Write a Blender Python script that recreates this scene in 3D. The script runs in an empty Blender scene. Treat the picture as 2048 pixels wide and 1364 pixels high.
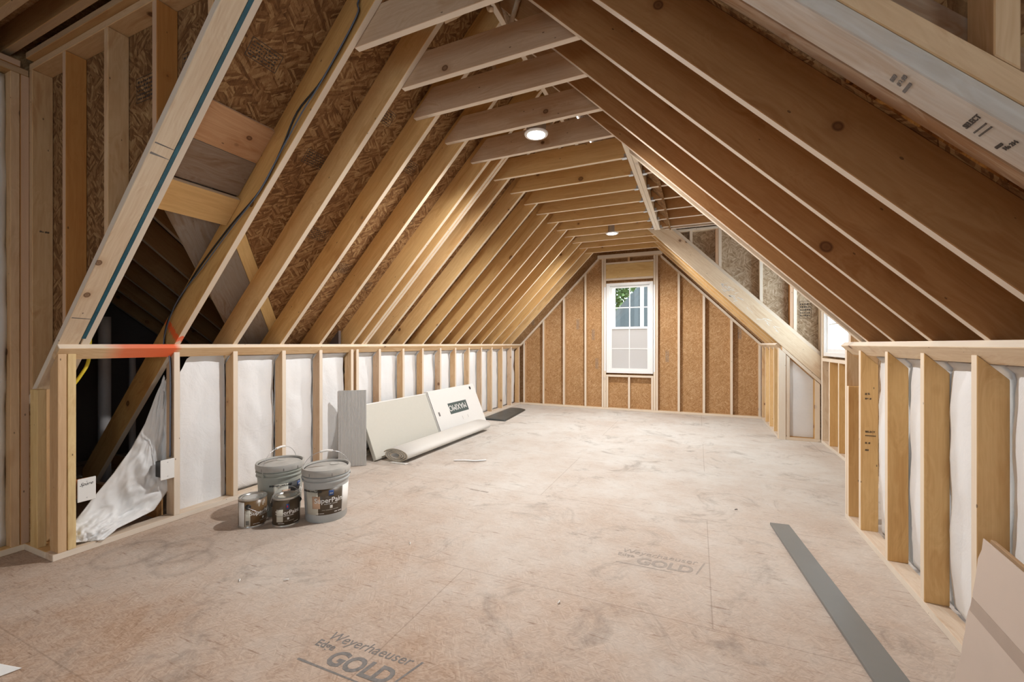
import bpy, bmesh, math, random
from mathutils import Vector, Matrix, noise as mnoise
random.seed(7)
scene = bpy.context.scene
COL = scene.collection
PI = math.pi

# ------------------------------------------------------------------ camera
cam_d = bpy.data.cameras.new('camera'); cam = bpy.data.objects.new('camera', cam_d); COL.objects.link(cam)
cam_d.sensor_width = 36.0; cam_d.lens = 845/2048*36; cam_d.shift_y = 6/2048; cam_d.clip_start = .02
cam.location = (0, 0, 1.22); cam.rotation_euler = (PI/2, 0, math.atan(371/845))
scene.camera = cam

# ------------------------------------------------------------------ exposure and sky
vs = scene.view_settings
vs.view_transform = 'Standard'; vs.look = 'None'; vs.gamma = 1; vs.use_curve_mapping = False
vs.exposure = 0.52
world = bpy.data.worlds.new('overcast_sky'); scene.world = world; world.use_nodes = True
wn = world.node_tree; wn.nodes.clear()
wo = wn.nodes.new('ShaderNodeOutputWorld'); wb = wn.nodes.new('ShaderNodeBackground')
wb.inputs['Color'].default_value = (.80, .90, 1.0, 1); wb.inputs['Strength'].default_value = 6.0
wn.links.new(wb.outputs[0], wo.inputs[0])

def area(name, loc, rot, sx, sy, power, color=(1, 1, 1), portal=False, spread=PI):
    l = bpy.data.lights.new(name, 'AREA'); l.shape = 'RECTANGLE'; l.size = sx; l.size_y = sy
    l.energy = power; l.color = color; l.spread = spread
    if portal: l.cycles.is_portal = True
    o = bpy.data.objects.new(name, l); COL.objects.link(o); o.location = loc; o.rotation_euler = rot
    return o
DAY = (.84, .92, 1.0)
# sky portals at the windows; right and back ones are unseen, sized for fill
area('portal_gable_window', (-1.145, 8.06, 1.515), (-PI/2, 0, 0), .84, 1.66, 1, DAY, True)
area('portal_dormer_window', (1.53, 5.78, 1.76), (0, PI/2, 0), 1.38, .96, 1, DAY, True)
area('portal_right_fill', (1.58, -.7, 1.6), (0, PI/2, 0), 1.2, 1.2, 1, DAY, True)
area('portal_back_fill', (-1.15, -3.16, 1.45), (PI/2, 0, 0), 1.5, 1.3, 1, DAY, True)

# ------------------------------------------------------------------ tagging
def tag(o, label=None, cat=None, group=None, kind=None):
    if label: o['label'] = label
    if cat: o['category'] = cat
    if group: o['group'] = group
    if kind: o['kind'] = kind
    return o
def empty(name, loc=(0, 0, 0), rz=0):
    o = bpy.data.objects.new(name, None); COL.objects.link(o); o.empty_display_size = .05
    o.matrix_world = Matrix.Translation(loc) @ Matrix.Rotation(rz, 4, 'Z')
    return o
def link_mesh(name, me, mat, M=None, parent=None, smooth=False):
    o = bpy.data.objects.new(name, me); COL.objects.link(o)
    if mat: me.materials.append(mat)
    if M is not None: o.matrix_world = M
    if parent: o.parent = parent
    if smooth:
        for p in me.polygons: p.use_smooth = True
    return o
def bm_obj(name, bm, mat, M=None, parent=None, smooth=False):
    me = bpy.data.meshes.new(name); bmesh.ops.recalc_face_normals(bm, faces=bm.faces); bm.to_mesh(me); bm.free()
    return link_mesh(name, me, mat, M, parent, smooth)
ORD = 'first second third fourth fifth sixth seventh eighth ninth tenth eleventh twelfth thirteenth fourteenth fifteenth sixteenth seventeenth eighteenth nineteenth twentieth'.split()

# ------------------------------------------------------------------ material helpers
class NT:
    def __init__(s, name):
        s.m = bpy.data.materials.new(name); s.m.use_nodes = True; s.t = s.m.node_tree; s.t.nodes.clear()
        s.out = s.t.nodes.new('ShaderNodeOutputMaterial'); s.b = s.t.nodes.new('ShaderNodeBsdfPrincipled')
        s.t.links.new(s.b.outputs[0], s.out.inputs[0])
    def n(s, typ, ins=None, **kw):
        nd = s.t.nodes.new('ShaderNode'+typ)
        for k, v in kw.items(): setattr(nd, k, v)
        for k, v in (ins or {}).items(): s.set(nd.inputs[k], v)
        return nd
    def set(s, sock, v):
        if isinstance(v, bpy.types.NodeSocket): s.t.links.new(v, sock)
        elif isinstance(v, bpy.types.Node): s.t.links.new(v.outputs[0], sock)
        elif isinstance(v, (tuple, list)) and sock.type == 'RGBA' and len(v) == 3: sock.default_value = (*v, 1)
        else: sock.default_value = v
    def math(s, op, a, b=0.0, c=None, clamp=False):
        nd = s.n('Math', operation=op, use_clamp=clamp); s.set(nd.inputs[0], a); s.set(nd.inputs[1], b)
        if c is not None: s.set(nd.inputs[2], c)
        return nd.outputs[0]
    def ramp(s, fac, stops, interp='LINEAR'):
        nd = s.n('ValToRGB'); s.set(nd.inputs[0], fac); cr = nd.color_ramp; cr.interpolation = interp
        while len(cr.elements) < len(stops): cr.elements.new(.5)
        for e, (p, c) in zip(cr.elements, stops):
            e.position = p; e.color = (*c, 1) if isinstance(c, tuple) else (c, c, c, 1)
        return nd.outputs[0]
    def mix(s, fac, a, b, mode='MIX'):
        nd = s.n('Mix', data_type='RGBA', blend_type=mode)
        s.set(nd.inputs[0], fac); s.set(nd.inputs[6], a); s.set(nd.inputs[7], b)
        return nd.outputs[2]
    def mapping(s, vec, scale=(1, 1, 1), rot=(0, 0, 0), loc=(0, 0, 0)):
        nd = s.n('Mapping'); s.set(nd.inputs['Vector'], vec); nd.inputs['Scale'].default_value = scale
        nd.inputs['Rotation'].default_value = rot; s.set(nd.inputs['Location'], loc)
        return nd.outputs[0]
    def noise(s, vec, scale=1, detail=3, rough=.55, dist=0):
        nd = s.n('TexNoise', {'Scale': scale, 'Detail': detail, 'Roughness': rough, 'Distortion': dist}); s.set(nd.inputs['Vector'], vec)
        return nd.outputs[0]
    def vor(s, vec, scale=1, out='Color', feature='F1', rnd=1):
        nd = s.n('TexVoronoi', {'Scale': scale, 'Randomness': rnd}, feature=feature); s.set(nd.inputs['Vector'], vec)
        return nd.outputs[out]
    def obj(s, off=True):
        tc = s.n('TexCoord').outputs['Object']
        if not off: return tc
        r = s.n('ObjectInfo').outputs['Random']
        v = s.n('VectorMath', operation='SCALE'); v.inputs[0].default_value = (37, 51, 23); s.set(v.inputs['Scale'], r)
        a = s.n('VectorMath', operation='ADD'); s.set(a.inputs[0], tc); s.set(a.inputs[1], v.outputs[0])
        return a.outputs[0]
    def bump(s, h, strength=.2, dist=.002):
        nd = s.n('Bump', {'Strength': strength, 'Distance': dist}); s.set(nd.inputs['Height'], h)
        s.set(s.b.inputs['Normal'], nd.outputs[0])

def plain(name, col, rough=.5, metal=0, spec=.5, noise_amt=.06, nscale=30, emis=None, estr=0):
    t = NT(name); v = t.obj()
    nz = t.noise(v, nscale, 3)
    c = t.mix(nz, tuple(max(0, x*(1-noise_amt)) for x in col), tuple(min(1, x*(1+noise_amt)) for x in col))
    t.set(t.b.inputs['Base Color'], c); t.b.inputs['Roughness'].default_value = rough; t.b.inputs['Metallic'].default_value = metal
    t.b.inputs['Specular IOR Level'].default_value = spec
    if emis: t.b.inputs['Emission Color'].default_value = (*emis, 1); t.b.inputs['Emission Strength'].default_value = estr
    return t.m

def wood(name, tones, knots=.6, grain=.5, rough=.62, weather=0, paint=None, edge_light=.72):
    """Lumber whose grain runs along the board's own X axis; every board draws its own tone."""
    t = NT(name); v = t.obj(); rnd = t.n('ObjectInfo').outputs['Random']
    r2 = t.math('FRACT', t.math('MULTIPLY', rnd, 17.31))
    if len(tones) == 1: tones = list(tones)*2
    base = t.ramp(r2, [(i/max(1, len(tones)-1), c) for i, c in enumerate(tones)])
    vg = t.mapping(v, (.9, 13, 13)); warp = t.noise(t.mapping(v, (1.3, 4, 4)), 1, 2)
    va = t.n('VectorMath', operation='ADD'); t.set(va.inputs[0], vg)
    vw = t.n('VectorMath', operation='SCALE'); vw.inputs[0].default_value = (0, 1, 1); t.set(vw.inputs['Scale'], t.math('MULTIPLY', warp, 5.0)); t.set(va.inputs[1], vw.outputs[0])
    n1 = t.noise(va.outputs[0], 1, 4, .6)
    lines = t.ramp(n1, [(.36, 0.0), (.47, 1.0), (.53, .55), (.62, 1.0), (.7, .2)])
    fine = t.noise(t.mapping(v, (3, 90, 90)), 1, 2, .6)
    dark = t.mix(1.0, base, (.74, .58, .42), 'MULTIPLY')
    c = t.mix(t.math('MULTIPLY', t.math('SUBTRACT', 1.0, lines), grain, clamp=True), base, dark)
    c = t.mix(t.math('MULTIPLY', t.ramp(fine, [(.35, 1.0), (.6, 0.0)]), .22), c, t.mix(1.0, c, (.7, .56, .42), 'MULTIPLY'))
    broad = t.noise(t.mapping(v, (1.1, 3, 3)), 1, 2)
    c = t.mix(t.math('MULTIPLY', t.ramp(broad, [(.45, 0.0), (.7, 1.0)]), .35), c, t.mix(1.0, c, (.82, .68, .55), 'MULTIPLY'))
    vk = t.mapping(v, (4.2, 5.2, 5.2))
    kv = t.n('TexVoronoi', {'Scale': 1.0}); t.set(kv.inputs['Vector'], vk)
    rz = t.n('SeparateColor'); t.set(rz.inputs[0], kv.outputs['Color'])
    mask = t.math('LESS_THAN', rz.outputs[0], min(1.0, knots*1.9))
    sz = t.math('MULTIPLY_ADD', rz.outputs[1], .10, .055)
    kd = t.math('DIVIDE', kv.outputs['Distance'], sz)
    kf = t.math('MULTIPLY', t.ramp(kd, [(0, .85), (.5, .6), (.72, .95), (.95, .25), (1.0, 0.0)]), mask)
    c = t.mix(kf, c, (.13, .052, .018))
    halo = t.math('MULTIPLY', t.ramp(t.math('MULTIPLY', kd, .4), [(.35, .35), (1.0, 0.0)]), mask)
    c = t.mix(halo, c, t.mix(1.0, c, (.62, .42, .26), 'MULTIPLY'))
    ed = t.n('Attribute', attribute_name='edge', attribute_type='GEOMETRY').outputs['Fac']
    c = t.mix(t.math('MULTIPLY', ed, edge_light), c, (.83, .76, .66))  # floor bounce painted into the colour of the narrow edges
    # nail holes / dark specks
    sp = t.vor(t.mapping(v, (7, 15, 15)), 1, 'Distance')
    c = t.mix(t.math('MULTIPLY', t.math('LESS_THAN', sp, .05), .7), c, (.08, .04, .02))
    if weather:
        wz = t.noise(t.mapping(v, (1.5, 6, 6)), 1, 5, .7)
        c = t.mix(t.math('MULTIPLY', t.ramp(wz, [(.4, 0.0), (.6, 1.0)]), weather), c, (.30, .27, .24))
    if paint:      # orange marking paint sprayed between two stations of the board
        a, b = paint
        raw = t.n('TexCoord').outputs['Object']; sx = t.n('SeparateXYZ'); t.set(sx.inputs[0], raw)
        x = t.math('ADD', sx.outputs[0], t.math('MULTIPLY', t.math('SUBTRACT', fine, .5), .06))
        f = t.math('MULTIPLY', t.ramp(t.math('MULTIPLY_ADD', x, 1/(b-a), -a/(b-a)), [(0, 0.0), (.25, .8), (.9, 1.0), (1, 0.0)]), .92)
        if len(tones) == 1: f = t.math('MULTIPLY', f, 1.0)
        sy = t.math('GREATER_THAN', sx.outputs[1], -.002) if False else 1.0
        c = t.mix(f, c, (.93, .13, .03))
    t.set(t.b.inputs['Base Color'], c); t.b.inputs['Roughness'].default_value = rough
    t.b.inputs['Specular IOR Level'].default_value = .25
    t.bump(t.math('ADD', fine, n1), .12, .002)
    return t.m

def osb(name, cols, scale=1.0, contrast=1.0, dusty=None, axes='XY', seams=False, rough=.75):
    """Strand board: long flat strands lying at several angles. The board lies in its object's XY plane."""
    t = NT(name); v = t.obj(False)
    layers = []
    for i, a in enumerate((.15, .95, -.7, 2.2)):
        vv = t.mapping(v, (9*scale, 62*scale, 9*scale), (0, 0, 0), (i*3.1, i*5.7, i))
        rt = t.n('VectorRotate', rotation_type='Z_AXIS'); t.set(rt.inputs['Vector'], v); rt.inputs['Angle'].default_value = a
        vv = t.mapping(rt.outputs[0], (9*scale, 60*scale, 9*scale), (0, 0, 0), (i*3.1, i*5.7, i))
        wrp = t.n('VectorMath', operation='ADD'); t.set(wrp.inputs[0], vv)
        wn_ = t.n('TexNoise', {'Scale': 7.0*scale, 'Detail': 2.0}); t.set(wn_.inputs['Vector'], v)
        wsc = t.n('VectorMath', operation='SCALE'); t.set(wsc.inputs[0], wn_.outputs['Color']); wsc.inputs['Scale'].default_value = 1.3
        t.set(wrp.inputs[1], wsc.outputs[0])
        s = t.n('SeparateColor'); t.set(s.inputs[0], t.vor(wrp.outputs[0], 1)); layers.append(s.outputs[0])
    pick = t.vor(t.mapping(v, (1, 1, 1)), 13*scale); ps = t.n('SeparateColor'); t.set(ps.inputs[0], pick)
    f = t.mix(t.math('GREATER_THAN', ps.outputs[0], .33), layers[0], layers[1])
    f = t.mix(t.math('GREATER_THAN', ps.outputs[1], .62), f, layers[2])
    f = t.mix(t.math('GREATER_THAN', ps.outputs[2], .75), f, layers[3])
    big = t.noise(v, 1.3*scale, 3)
    f = t.math('ADD', f, t.math('MULTIPLY', t.math('SUBTRACT', big, .5), .7), clamp=True)
    blur = t.noise(t.mapping(v, (14, 42, 14)), 1, 5, .7, .8)
    f = t.math('ADD', t.math('MULTIPLY', f, .62), t.math('MULTIPLY', t.math('SUBTRACT', blur, .22), .72), clamp=True)
    c = t.ramp(f, cols)
    tiny = t.noise(t.mapping(v, (40, 170, 40)), 1, 3, .7)
    c = t.mix(t.math('MULTIPLY', t.ramp(tiny, [(.36, 1.0), (.5, 0.0)]), .45*contrast), c, t.mix(1.0, c, (.42, .3, .22), 'MULTIPLY'))
    if dusty:
        col, amt, y0, y1 = dusty
        sx = t.n('SeparateXYZ'); t.set(sx.inputs[0], v)
        g = t.n('MapRange', {'From Min': y0, 'From Max': y1}); t.set(g.inputs['Value'], sx.outputs[1])
        dn = t.noise(v, 1.1, 6, .62); dn2 = t.noise(v, 5.5, 5, .7)
        dust = t.math('ADD', t.math('MULTIPLY', g.outputs[0], .75), t.math('MULTIPLY', t.math('SUBTRACT', dn, .42), 1.4))
        dust = t.math('ADD', dust, t.math('MULTIPLY', t.math('SUBTRACT', dn2, .5), .5), clamp=True)
        c = t.mix(t.math('MULTIPLY', dust, amt), c, col)
        # dark scuffs and rings
        sc = t.noise(t.mapping(v, (2.2, 2.2, 2.2)), 1, 6, .75, 1.2)
        c = t.mix(t.ramp(sc, [(.54, 0.0), (.72, .6)]), c, (.20, .165, .14))
        for cx, cy, rr_ in ((-3.02, 1.36, .16), (-2.80, 1.50, .15), (-2.62, 1.42, .13)):
            dv = t.n('VectorMath', operation='DISTANCE'); t.set(dv.inputs[0], v); dv.inputs[1].default_value = (cx, cy, 0)
            rg = t.math('ABSOLUTE', t.math('SUBTRACT', t.math('ADD', dv.outputs['Value'], t.math('MULTIPLY', t.math('SUBTRACT', dn2, .5), .05)), rr_))
            c = t.mix(t.ramp(rg, [(0, .24), (.012, .14), (.03, 0.0)]), c, (.17, .14, .12))
        streak = t.noise(t.mapping(v, (7, 60, 7)), 1, 4, .75)
        c = t.mix(t.math('MULTIPLY', t.ramp(streak, [(.58, 0.0), (.70, 1.0)]), .6), c, (.20, .11, .065))
    if seams:
        sx2 = t.n('SeparateXYZ'); t.set(sx2.inputs[0], v)
        fy = t.math('ABSOLUTE', t.math('SUBTRACT', t.math('FRACT', t.math('DIVIDE', t.math('ADD', sx2.outputs[1], 1.05), 1.22)), .5))
        row = t.math('FLOOR', t.math('ADD', t.math('DIVIDE', t.math('ADD', sx2.outputs[1], 1.05), 1.22), .5))
        fx = t.math('ABSOLUTE', t.math('SUBTRACT', t.math('FRACT', t.math('ADD', t.math('DIVIDE', t.math('ADD', sx2.outputs[0], 9.7), 2.44), t.math('MULTIPLY', row, .5))), .5))
        ln = t.math('MAXIMUM', t.math('LESS_THAN', fy, .0022), t.math('LESS_THAN', fx, .0012))
        c = t.mix(t.math('MULTIPLY', ln, .28), c, (.14, .09, .06))
    t.set(t.b.inputs['Base Color'], c); t.b.inputs['Roughness'].default_value = rough
    t.b.inputs['Specular IOR Level'].default_value = .2
    t.bump(f, .25, .0015)
    return t.m

# ------------------------------------------------------------------ materials
PINE = wood('pine_lumber', [(.71, .53, .33), (.66, .45, .24), (.75, .58, .39), (.63, .41, .21), (.71, .51, .31)], .35, .55)
HONEY = wood('honey_lumber', [(.80, .545, .25), (.74, .48, .20), (.82, .58, .29), (.77, .52, .25)], .30, .45)
TAN = wood('tan_lumber', [(.66, .50, .35), (.69, .53, .38), (.62, .45, .31)], .35, .5)
WARM = wood('brown_lumber', [(.48, .265, .11), (.52, .29, .125), (.45, .245, .10)], .40, .6)
TANFLAT = wood('flat_tan_lumber', [(.66, .44, .23), (.70, .48, .27)], .35, .6, edge_light=.12)
SHADEJ = wood('shaded_joist_lumber', [(.46, .27, .11), (.50, .31, .14)], .4, .6, edge_light=.15)  # dimness of the top left corner put into the joist colour
ORANGE = wood('orange_lumber', [(.50, .22, .06), (.56, .27, .08)], .45, .5, edge_light=.35)
YELLOW = wood('yellow_lumber', [(.80, .62, .30), (.78, .58, .28)], .2, .5, edge_light=.1)
GREYW = wood('weathered_lumber', [(.62, .58, .53), (.60, .56, .50)], .2, .6, .7, .3, edge_light=.2)
VALLEYW = wood('valley_plank', [(.30, .255, .22)], .4, 1.2, .8, .5)
ROUGHW = wood('rough_sawn_lumber', [(.40, .27, .17)], .1, 2.2, .85, .35, edge_light=.0)
PALE = wood('pale_lumber', [(.82, .70, .54), (.80, .66, .48)], .4, .45)
PAINTED = wood('paint_marked_pine', [(.80, .60, .37)], .35, .5, paint=(.20, .62))
PAINTED2 = wood('paint_marked_rafter', [(.70, .44, .17)], .3, .5, paint=(1.80, 1.86))
WHITEP = wood('dusty_plate_lumber', [(.76, .66, .55)], .1, .5, weather=.12)
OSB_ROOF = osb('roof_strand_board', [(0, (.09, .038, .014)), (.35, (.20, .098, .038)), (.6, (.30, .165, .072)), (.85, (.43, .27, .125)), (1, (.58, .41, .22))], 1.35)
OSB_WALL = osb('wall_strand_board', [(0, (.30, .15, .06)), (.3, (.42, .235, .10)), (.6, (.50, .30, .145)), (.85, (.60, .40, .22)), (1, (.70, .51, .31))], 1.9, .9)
OSB_GREY = osb('aged_strand_board', [(0, (.20, .13, .08)), (.3, (.38, .27, .17)), (.6, (.50, .38, .26)), (.85, (.62, .50, .37)), (1, (.72, .62, .50))], 1.3, 1.0)
FLOOR = osb('subfloor_strand_board', [(0, (.35, .22, .15)), (.3, (.42, .29, .205)), (.6, (.475, .335, .245)), (.85, (.53, .39, .295)), (1, (.60, .48, .38))], 2.6, .8, dusty=((.67, .655, .62), .93, .45, 4.4), seams=True)
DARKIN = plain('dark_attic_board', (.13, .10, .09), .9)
DUSTW = plain('white_vinyl', (.86, .87, .87), .35, noise_amt=.02)
METAL = plain('galvanised_steel', (.62, .64, .66), .35, .9)
BLACKP = plain('black_cable', (.012, .012, .014), .4)
BLUEC = plain('blue_grey_cable', (.10, .13, .19), .4)
YELC = plain('yellow_cable', (.66, .52, .03), .4)
TAPE = plain('blue_seam_tape', (.012, .10, .15), .3, noise_amt=.6, nscale=22)
BUCKET = plain('grey_pail_plastic', (.44, .46, .46), .42, noise_amt=.1, nscale=14)
BUCKET2 = plain('olive_grey_pail_plastic', (.40, .42, .38), .42, noise_amt=.1, nscale=14)
LIDM = plain('dusty_pail_lid', (.46, .455, .43), .5, noise_amt=.35, nscale=9)
BROWNL = plain('brown_label_paper', (.085, .06, .036), .35, noise_amt=.05)
BROWNL2 = plain('tan_brown_label_paper', (.17, .10, .045), .32, noise_amt=.05)
CREAML = plain('cream_label_paper', (.62, .60, .52), .5, noise_amt=.05)
PEACH = plain('peach_sticker', (.62, .42, .29), .5)
WHITEL = plain('white_print', (.86, .86, .84), .5, noise_amt=.02)
BLACKI = plain('black_ink', (.03, .03, .03), .6)
GREYINK = plain('faded_grey_ink', (.21, .195, .185), .8, noise_amt=.5, nscale=60)
GREYINK2 = plain('faint_grey_ink', (.38, .33, .29), .8, noise_amt=.3, nscale=60)
STAMP = plain('stamp_ink', (.055, .04, .03), .7, noise_amt=.5, nscale=90)
BLUEL = plain('blue_badge', (.03, .08, .25), .4)
REDL = plain('red_badge', (.55, .03, .04), .4)
DKGREEN = plain('dark_green_print', (.07, .10, .095), .5)
CARTON = plain('white_carton', (.80, .80, .78), .55, noise_amt=.02)
CARTON2 = plain('cream_panel', (.60, .59, .53), .55, noise_amt=.03)
KRAFT = plain('brown_cardboard', (.60, .50, .43), .75, noise_amt=.05, nscale=8)
KRAFTE = plain('cardboard_edge', (.42, .27, .15), .8)
KTAPE = plain('packing_tape', (.42, .33, .27), .3)
MAT = plain('dark_rubber_mat', (.06, .066, .064), .42, noise_amt=.5, nscale=6)
PVC = plain('white_pvc', (.42, .40, .40), .5)
GREYTRIM = plain('grey_trim', (.20, .205, .20), .38, noise_amt=.12, nscale=5)
TIN = plain('can_tin', (.55, .55, .53), .28, .8, noise_amt=.2, nscale=20)
BLACKB = plain('black_plastic', (.02, .02, .02), .4)
BOXBLUE = plain('orange_box_plastic', (.45, .16, .05), .5)

def mat_poly():
    t = NT('white_poly_sheet'); v = t.obj()
    n1 = t.noise(v, 3.5, 5, .6, 1.0); n2 = t.noise(v, 11, 4, .6, 1.5)
    c = t.mix(n1, (.90, .915, .93), (.80, .82, .84))
    t.set(t.b.inputs['Base Color'], c); t.b.inputs['Roughness'].default_value = .38
    t.b.inputs['Specular IOR Level'].default_value = .45
    t.bump(t.math('ADD', n1, t.math('MULTIPLY', n2, .4)), .35, .02)
    return t.m
POLY = mat_poly()
def mat_sheet():
    t = NT('loose_poly_sheet'); v = t.obj(False); n1 = t.noise(v, 6, 4)
    t.set(t.b.inputs['Base Color'], t.mix(n1, (.88, .895, .91), (.78, .79, .79))); t.b.inputs['Roughness'].default_value = .5
    t.b.inputs['Specular IOR Level'].default_value = .3
    return t.m
SHEET = mat_sheet()
def mat_grooved():
    t = NT('grooved_siding'); v = t.obj(False); sx = t.n('SeparateXYZ'); t.set(sx.inputs[0], v)
    w = t.math('SINE', t.math('MULTIPLY', sx.outputs[0], 2*PI/.0125))
    w2 = t.noise(t.mapping(v, (60, 2, 60)), 1, 3)
    c = t.mix(t.math('ADD', t.math('MULTIPLY', w, .35), w2, clamp=True), (.43, .44, .44), (.58, .58, .57))
    t.set(t.b.inputs['Base Color'], c); t.b.inputs['Roughness'].default_value = .6
    t.bump(w, .5, .003)
    return t.m
SIDING = mat_grooved()
def mat_glass():
    t = NT('window_glass'); t.t.nodes.remove(t.b)
    g = t.n('BsdfTransparent', {'Color': (.93, .96, .96)}); gl = t.n('BsdfGlossy', {'Roughness': .02})
    mx = t.n('MixShader', {0: .05})
    t.t.links.new(g.outputs[0], mx.inputs[1]); t.t.links.new(gl.outputs[0], mx.inputs[2]); t.t.links.new(mx.outputs[0], t.out.inputs[0])
    return t.m
GLASS = mat_glass()
def mat_film():
    t = NT('protective_film'); t.t.nodes.remove(t.b)
    a = t.n('BsdfTranslucent', {'Color': (.52, .50, .485)}); b = t.n('BsdfDiffuse', {'Color': (.78, .75, .73)}); mx = t.n('MixShader', {0: .5})
    t.t.links.new(a.outputs[0], mx.inputs[1]); t.t.links.new(b.outputs[0], mx.inputs[2]); t.t.links.new(mx.outputs[0], t.out.inputs[0])
    return t.m
FILM = mat_film()
def mat_shingle():
    t = NT('asphalt_shingle'); v = t.n('TexCoord').outputs['Object']
    br = t.n('TexBrick', {'Scale': 4.0, 'Color1': (.06, .065, .065), 'Color2': (.035, .04, .04), 'Mortar': (.02, .02, .02), 'Mortar Size': .01}); t.set(br.inputs['Vector'], v)
    t.set(t.b.inputs['Base Color'], br.outputs[0]); t.b.inputs['Roughness'].default_value = .9
    return t.m
SHINGLE = mat_shingle()
SIDEGREY = plain('grey_house_siding', (.10, .125, .125), .8)
EXTW = plain('white_exterior_trim', (.7, .7, .7), .5)
LEAF = plain('tree_leaves', (.10, .15, .045), .7, noise_amt=.6, nscale=4)
BARK = plain('tree_bark', (.10, .07, .05), .9)

# ------------------------------------------------------------------ geometry helpers
BEV = .0022
def prism(name, origin, e1, e2, poly, th, mat, parent=None, bevel=BEV):
    """Polygon (a,b) in the plane e1,e2, extruded by th along e1 x e2. Object X axis = e1."""
    e1 = Vector(e1).normalized(); e2 = Vector(e2).normalized(); e3 = e1.cross(e2)
    bm = bmesh.new()
    lo = [bm.verts.new((a, b, 0)) for a, b in poly]; hi = [bm.verts.new((a, b, th)) for a, b in poly]
    bm.faces.new(lo[::-1]); bm.faces.new(hi); n = len(poly)
    for i in range(n): bm.faces.new((lo[i], lo[(i+1) % n], hi[(i+1) % n], hi[i]))
    if bevel:
        bmesh.ops.bevel(bm, geom=list(bm.edges), offset=bevel, segments=1, affect='EDGES', clamp_overlap=True)
    M = Matrix(((e1.x, e2.x, e3.x, origin[0]), (e1.y, e2.y, e3.y, origin[1]), (e1.z, e2.z, e3.z, origin[2]), (0, 0, 0, 1)))
    o = bm_obj(name, bm, mat, M, parent)
    # narrow edges carry bounce light painted as a paler tone: remember which faces
    wide = max(b for a, b in poly)-min(b for a, b in poly)
    at = o.data.attributes.new('edge', 'FLOAT', 'FACE')
    for p in o.data.polygons:
        ny, nz = abs(p.normal.y), abs(p.normal.z)
        at.data[p.index].value = 1.0 if ((ny > nz and ny > .3) if th < wide else (nz > ny and nz > .3)) else 0.0
    return o
def xz(name, y0, y1, pts, mat, along=None, parent=None, bevel=BEV):
    """Board with outline pts (x,z) in the XZ plane between y0 and y1; grain runs from pts[0] to pts[1] unless `along`."""
    d = Vector((along[0], 0, along[1])) if along else Vector((pts[1][0]-pts[0][0], 0, pts[1][1]-pts[0][1]))
    d.normalize(); e2 = Vector((-d.z, 0, d.x)); o = Vector((pts[0][0], y1, pts[0][1]))
    poly = [((Vector((x, y1, z))-o).dot(d), (Vector((x, y1, z))-o).dot(e2)) for x, z in pts]
    return prism(name, o, d, e2, poly, y1-y0, mat, parent, bevel)
def box(name, x0, x1, y0, y1, z0, z1, mat, parent=None, bevel=BEV):
    dx, dy, dz = x1-x0, y1-y0, z1-z0
    if dz >= dx and dz >= dy:   # grain up
        return prism(name, (x0, y0, z0), (0, 0, 1), (1, 0, 0), [(0, 0), (dz, 0), (dz, dx), (0, dx)], dy, mat, parent, bevel)
    if dx >= dy:
        return prism(name, (x0, y0, z0), (1, 0, 0), (0, 1, 0), [(0, 0), (dx, 0), (dx, dy), (0, dy)], dz, mat, parent, bevel)
    return prism(name, (x0, y0, z1), (0, 1, 0), (1, 0, 0), [(0, 0), (dy, 0), (dy, dx), (0, dx)], dz, mat, parent, bevel)
def multi_box(bm, x0, x1, y0, y1, z0, z1):
    vs_ = [bm.verts.new((x, y, z)) for x in (x0, x1) for y in (y0, y1) for z in (z0, z1)]
    for f in ((0, 1, 3, 2), (4, 6, 7, 5), (0, 4, 5, 1), (2, 3, 7, 6), (0, 2, 6, 4), (1, 5, 7, 3)): bm.faces.new([vs_[i] for i in f])
def tube(name, pts, r, mat, parent=None, seg=8, closed_ends=True, flat=1.0):
    bm = bmesh.new(); rings = []
    P = [Vector(p) for p in pts]
    # Catmull-Rom resample
    Q = []
    for i in range(len(P)-1):
        a = P[max(0, i-1)]; b = P[i]; c = P[i+1]; d = P[min(len(P)-1, i+2)]
        for k in range(5):
            t = k/5; Q.append(.5*((2*b)+(c-a)*t+(2*a-5*b+4*c-d)*t*t+(3*b-a-3*c+d)*t*t*t))
    Q.append(P[-1]); nrm = None
    for i, q in enumerate(Q):
        tg = (Q[min(i+1, len(Q)-1)]-Q[max(i-1, 0)]).normalized()
        if nrm is None: nrm = tg.cross(Vector((.31, .2, .93))).normalized()
        nrm = (nrm-tg*nrm.dot(tg)).normalized(); bn = tg.cross(nrm)
        rings.append([bm.verts.new(q+(nrm*math.cos(2*PI*k/seg)+bn*math.sin(2*PI*k/seg)*flat)*r) for k in range(seg)])
    for a, b in zip(rings, rings[1:]):
        for k in range(seg): bm.faces.new((a[k], a[(k+1) % seg], b[(k+1) % seg], b[k]))
    bm.faces.new(rings[0][::-1]); bm.faces.new(rings[-1])
    return bm_obj(name, bm, mat, None, parent, True)
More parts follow.
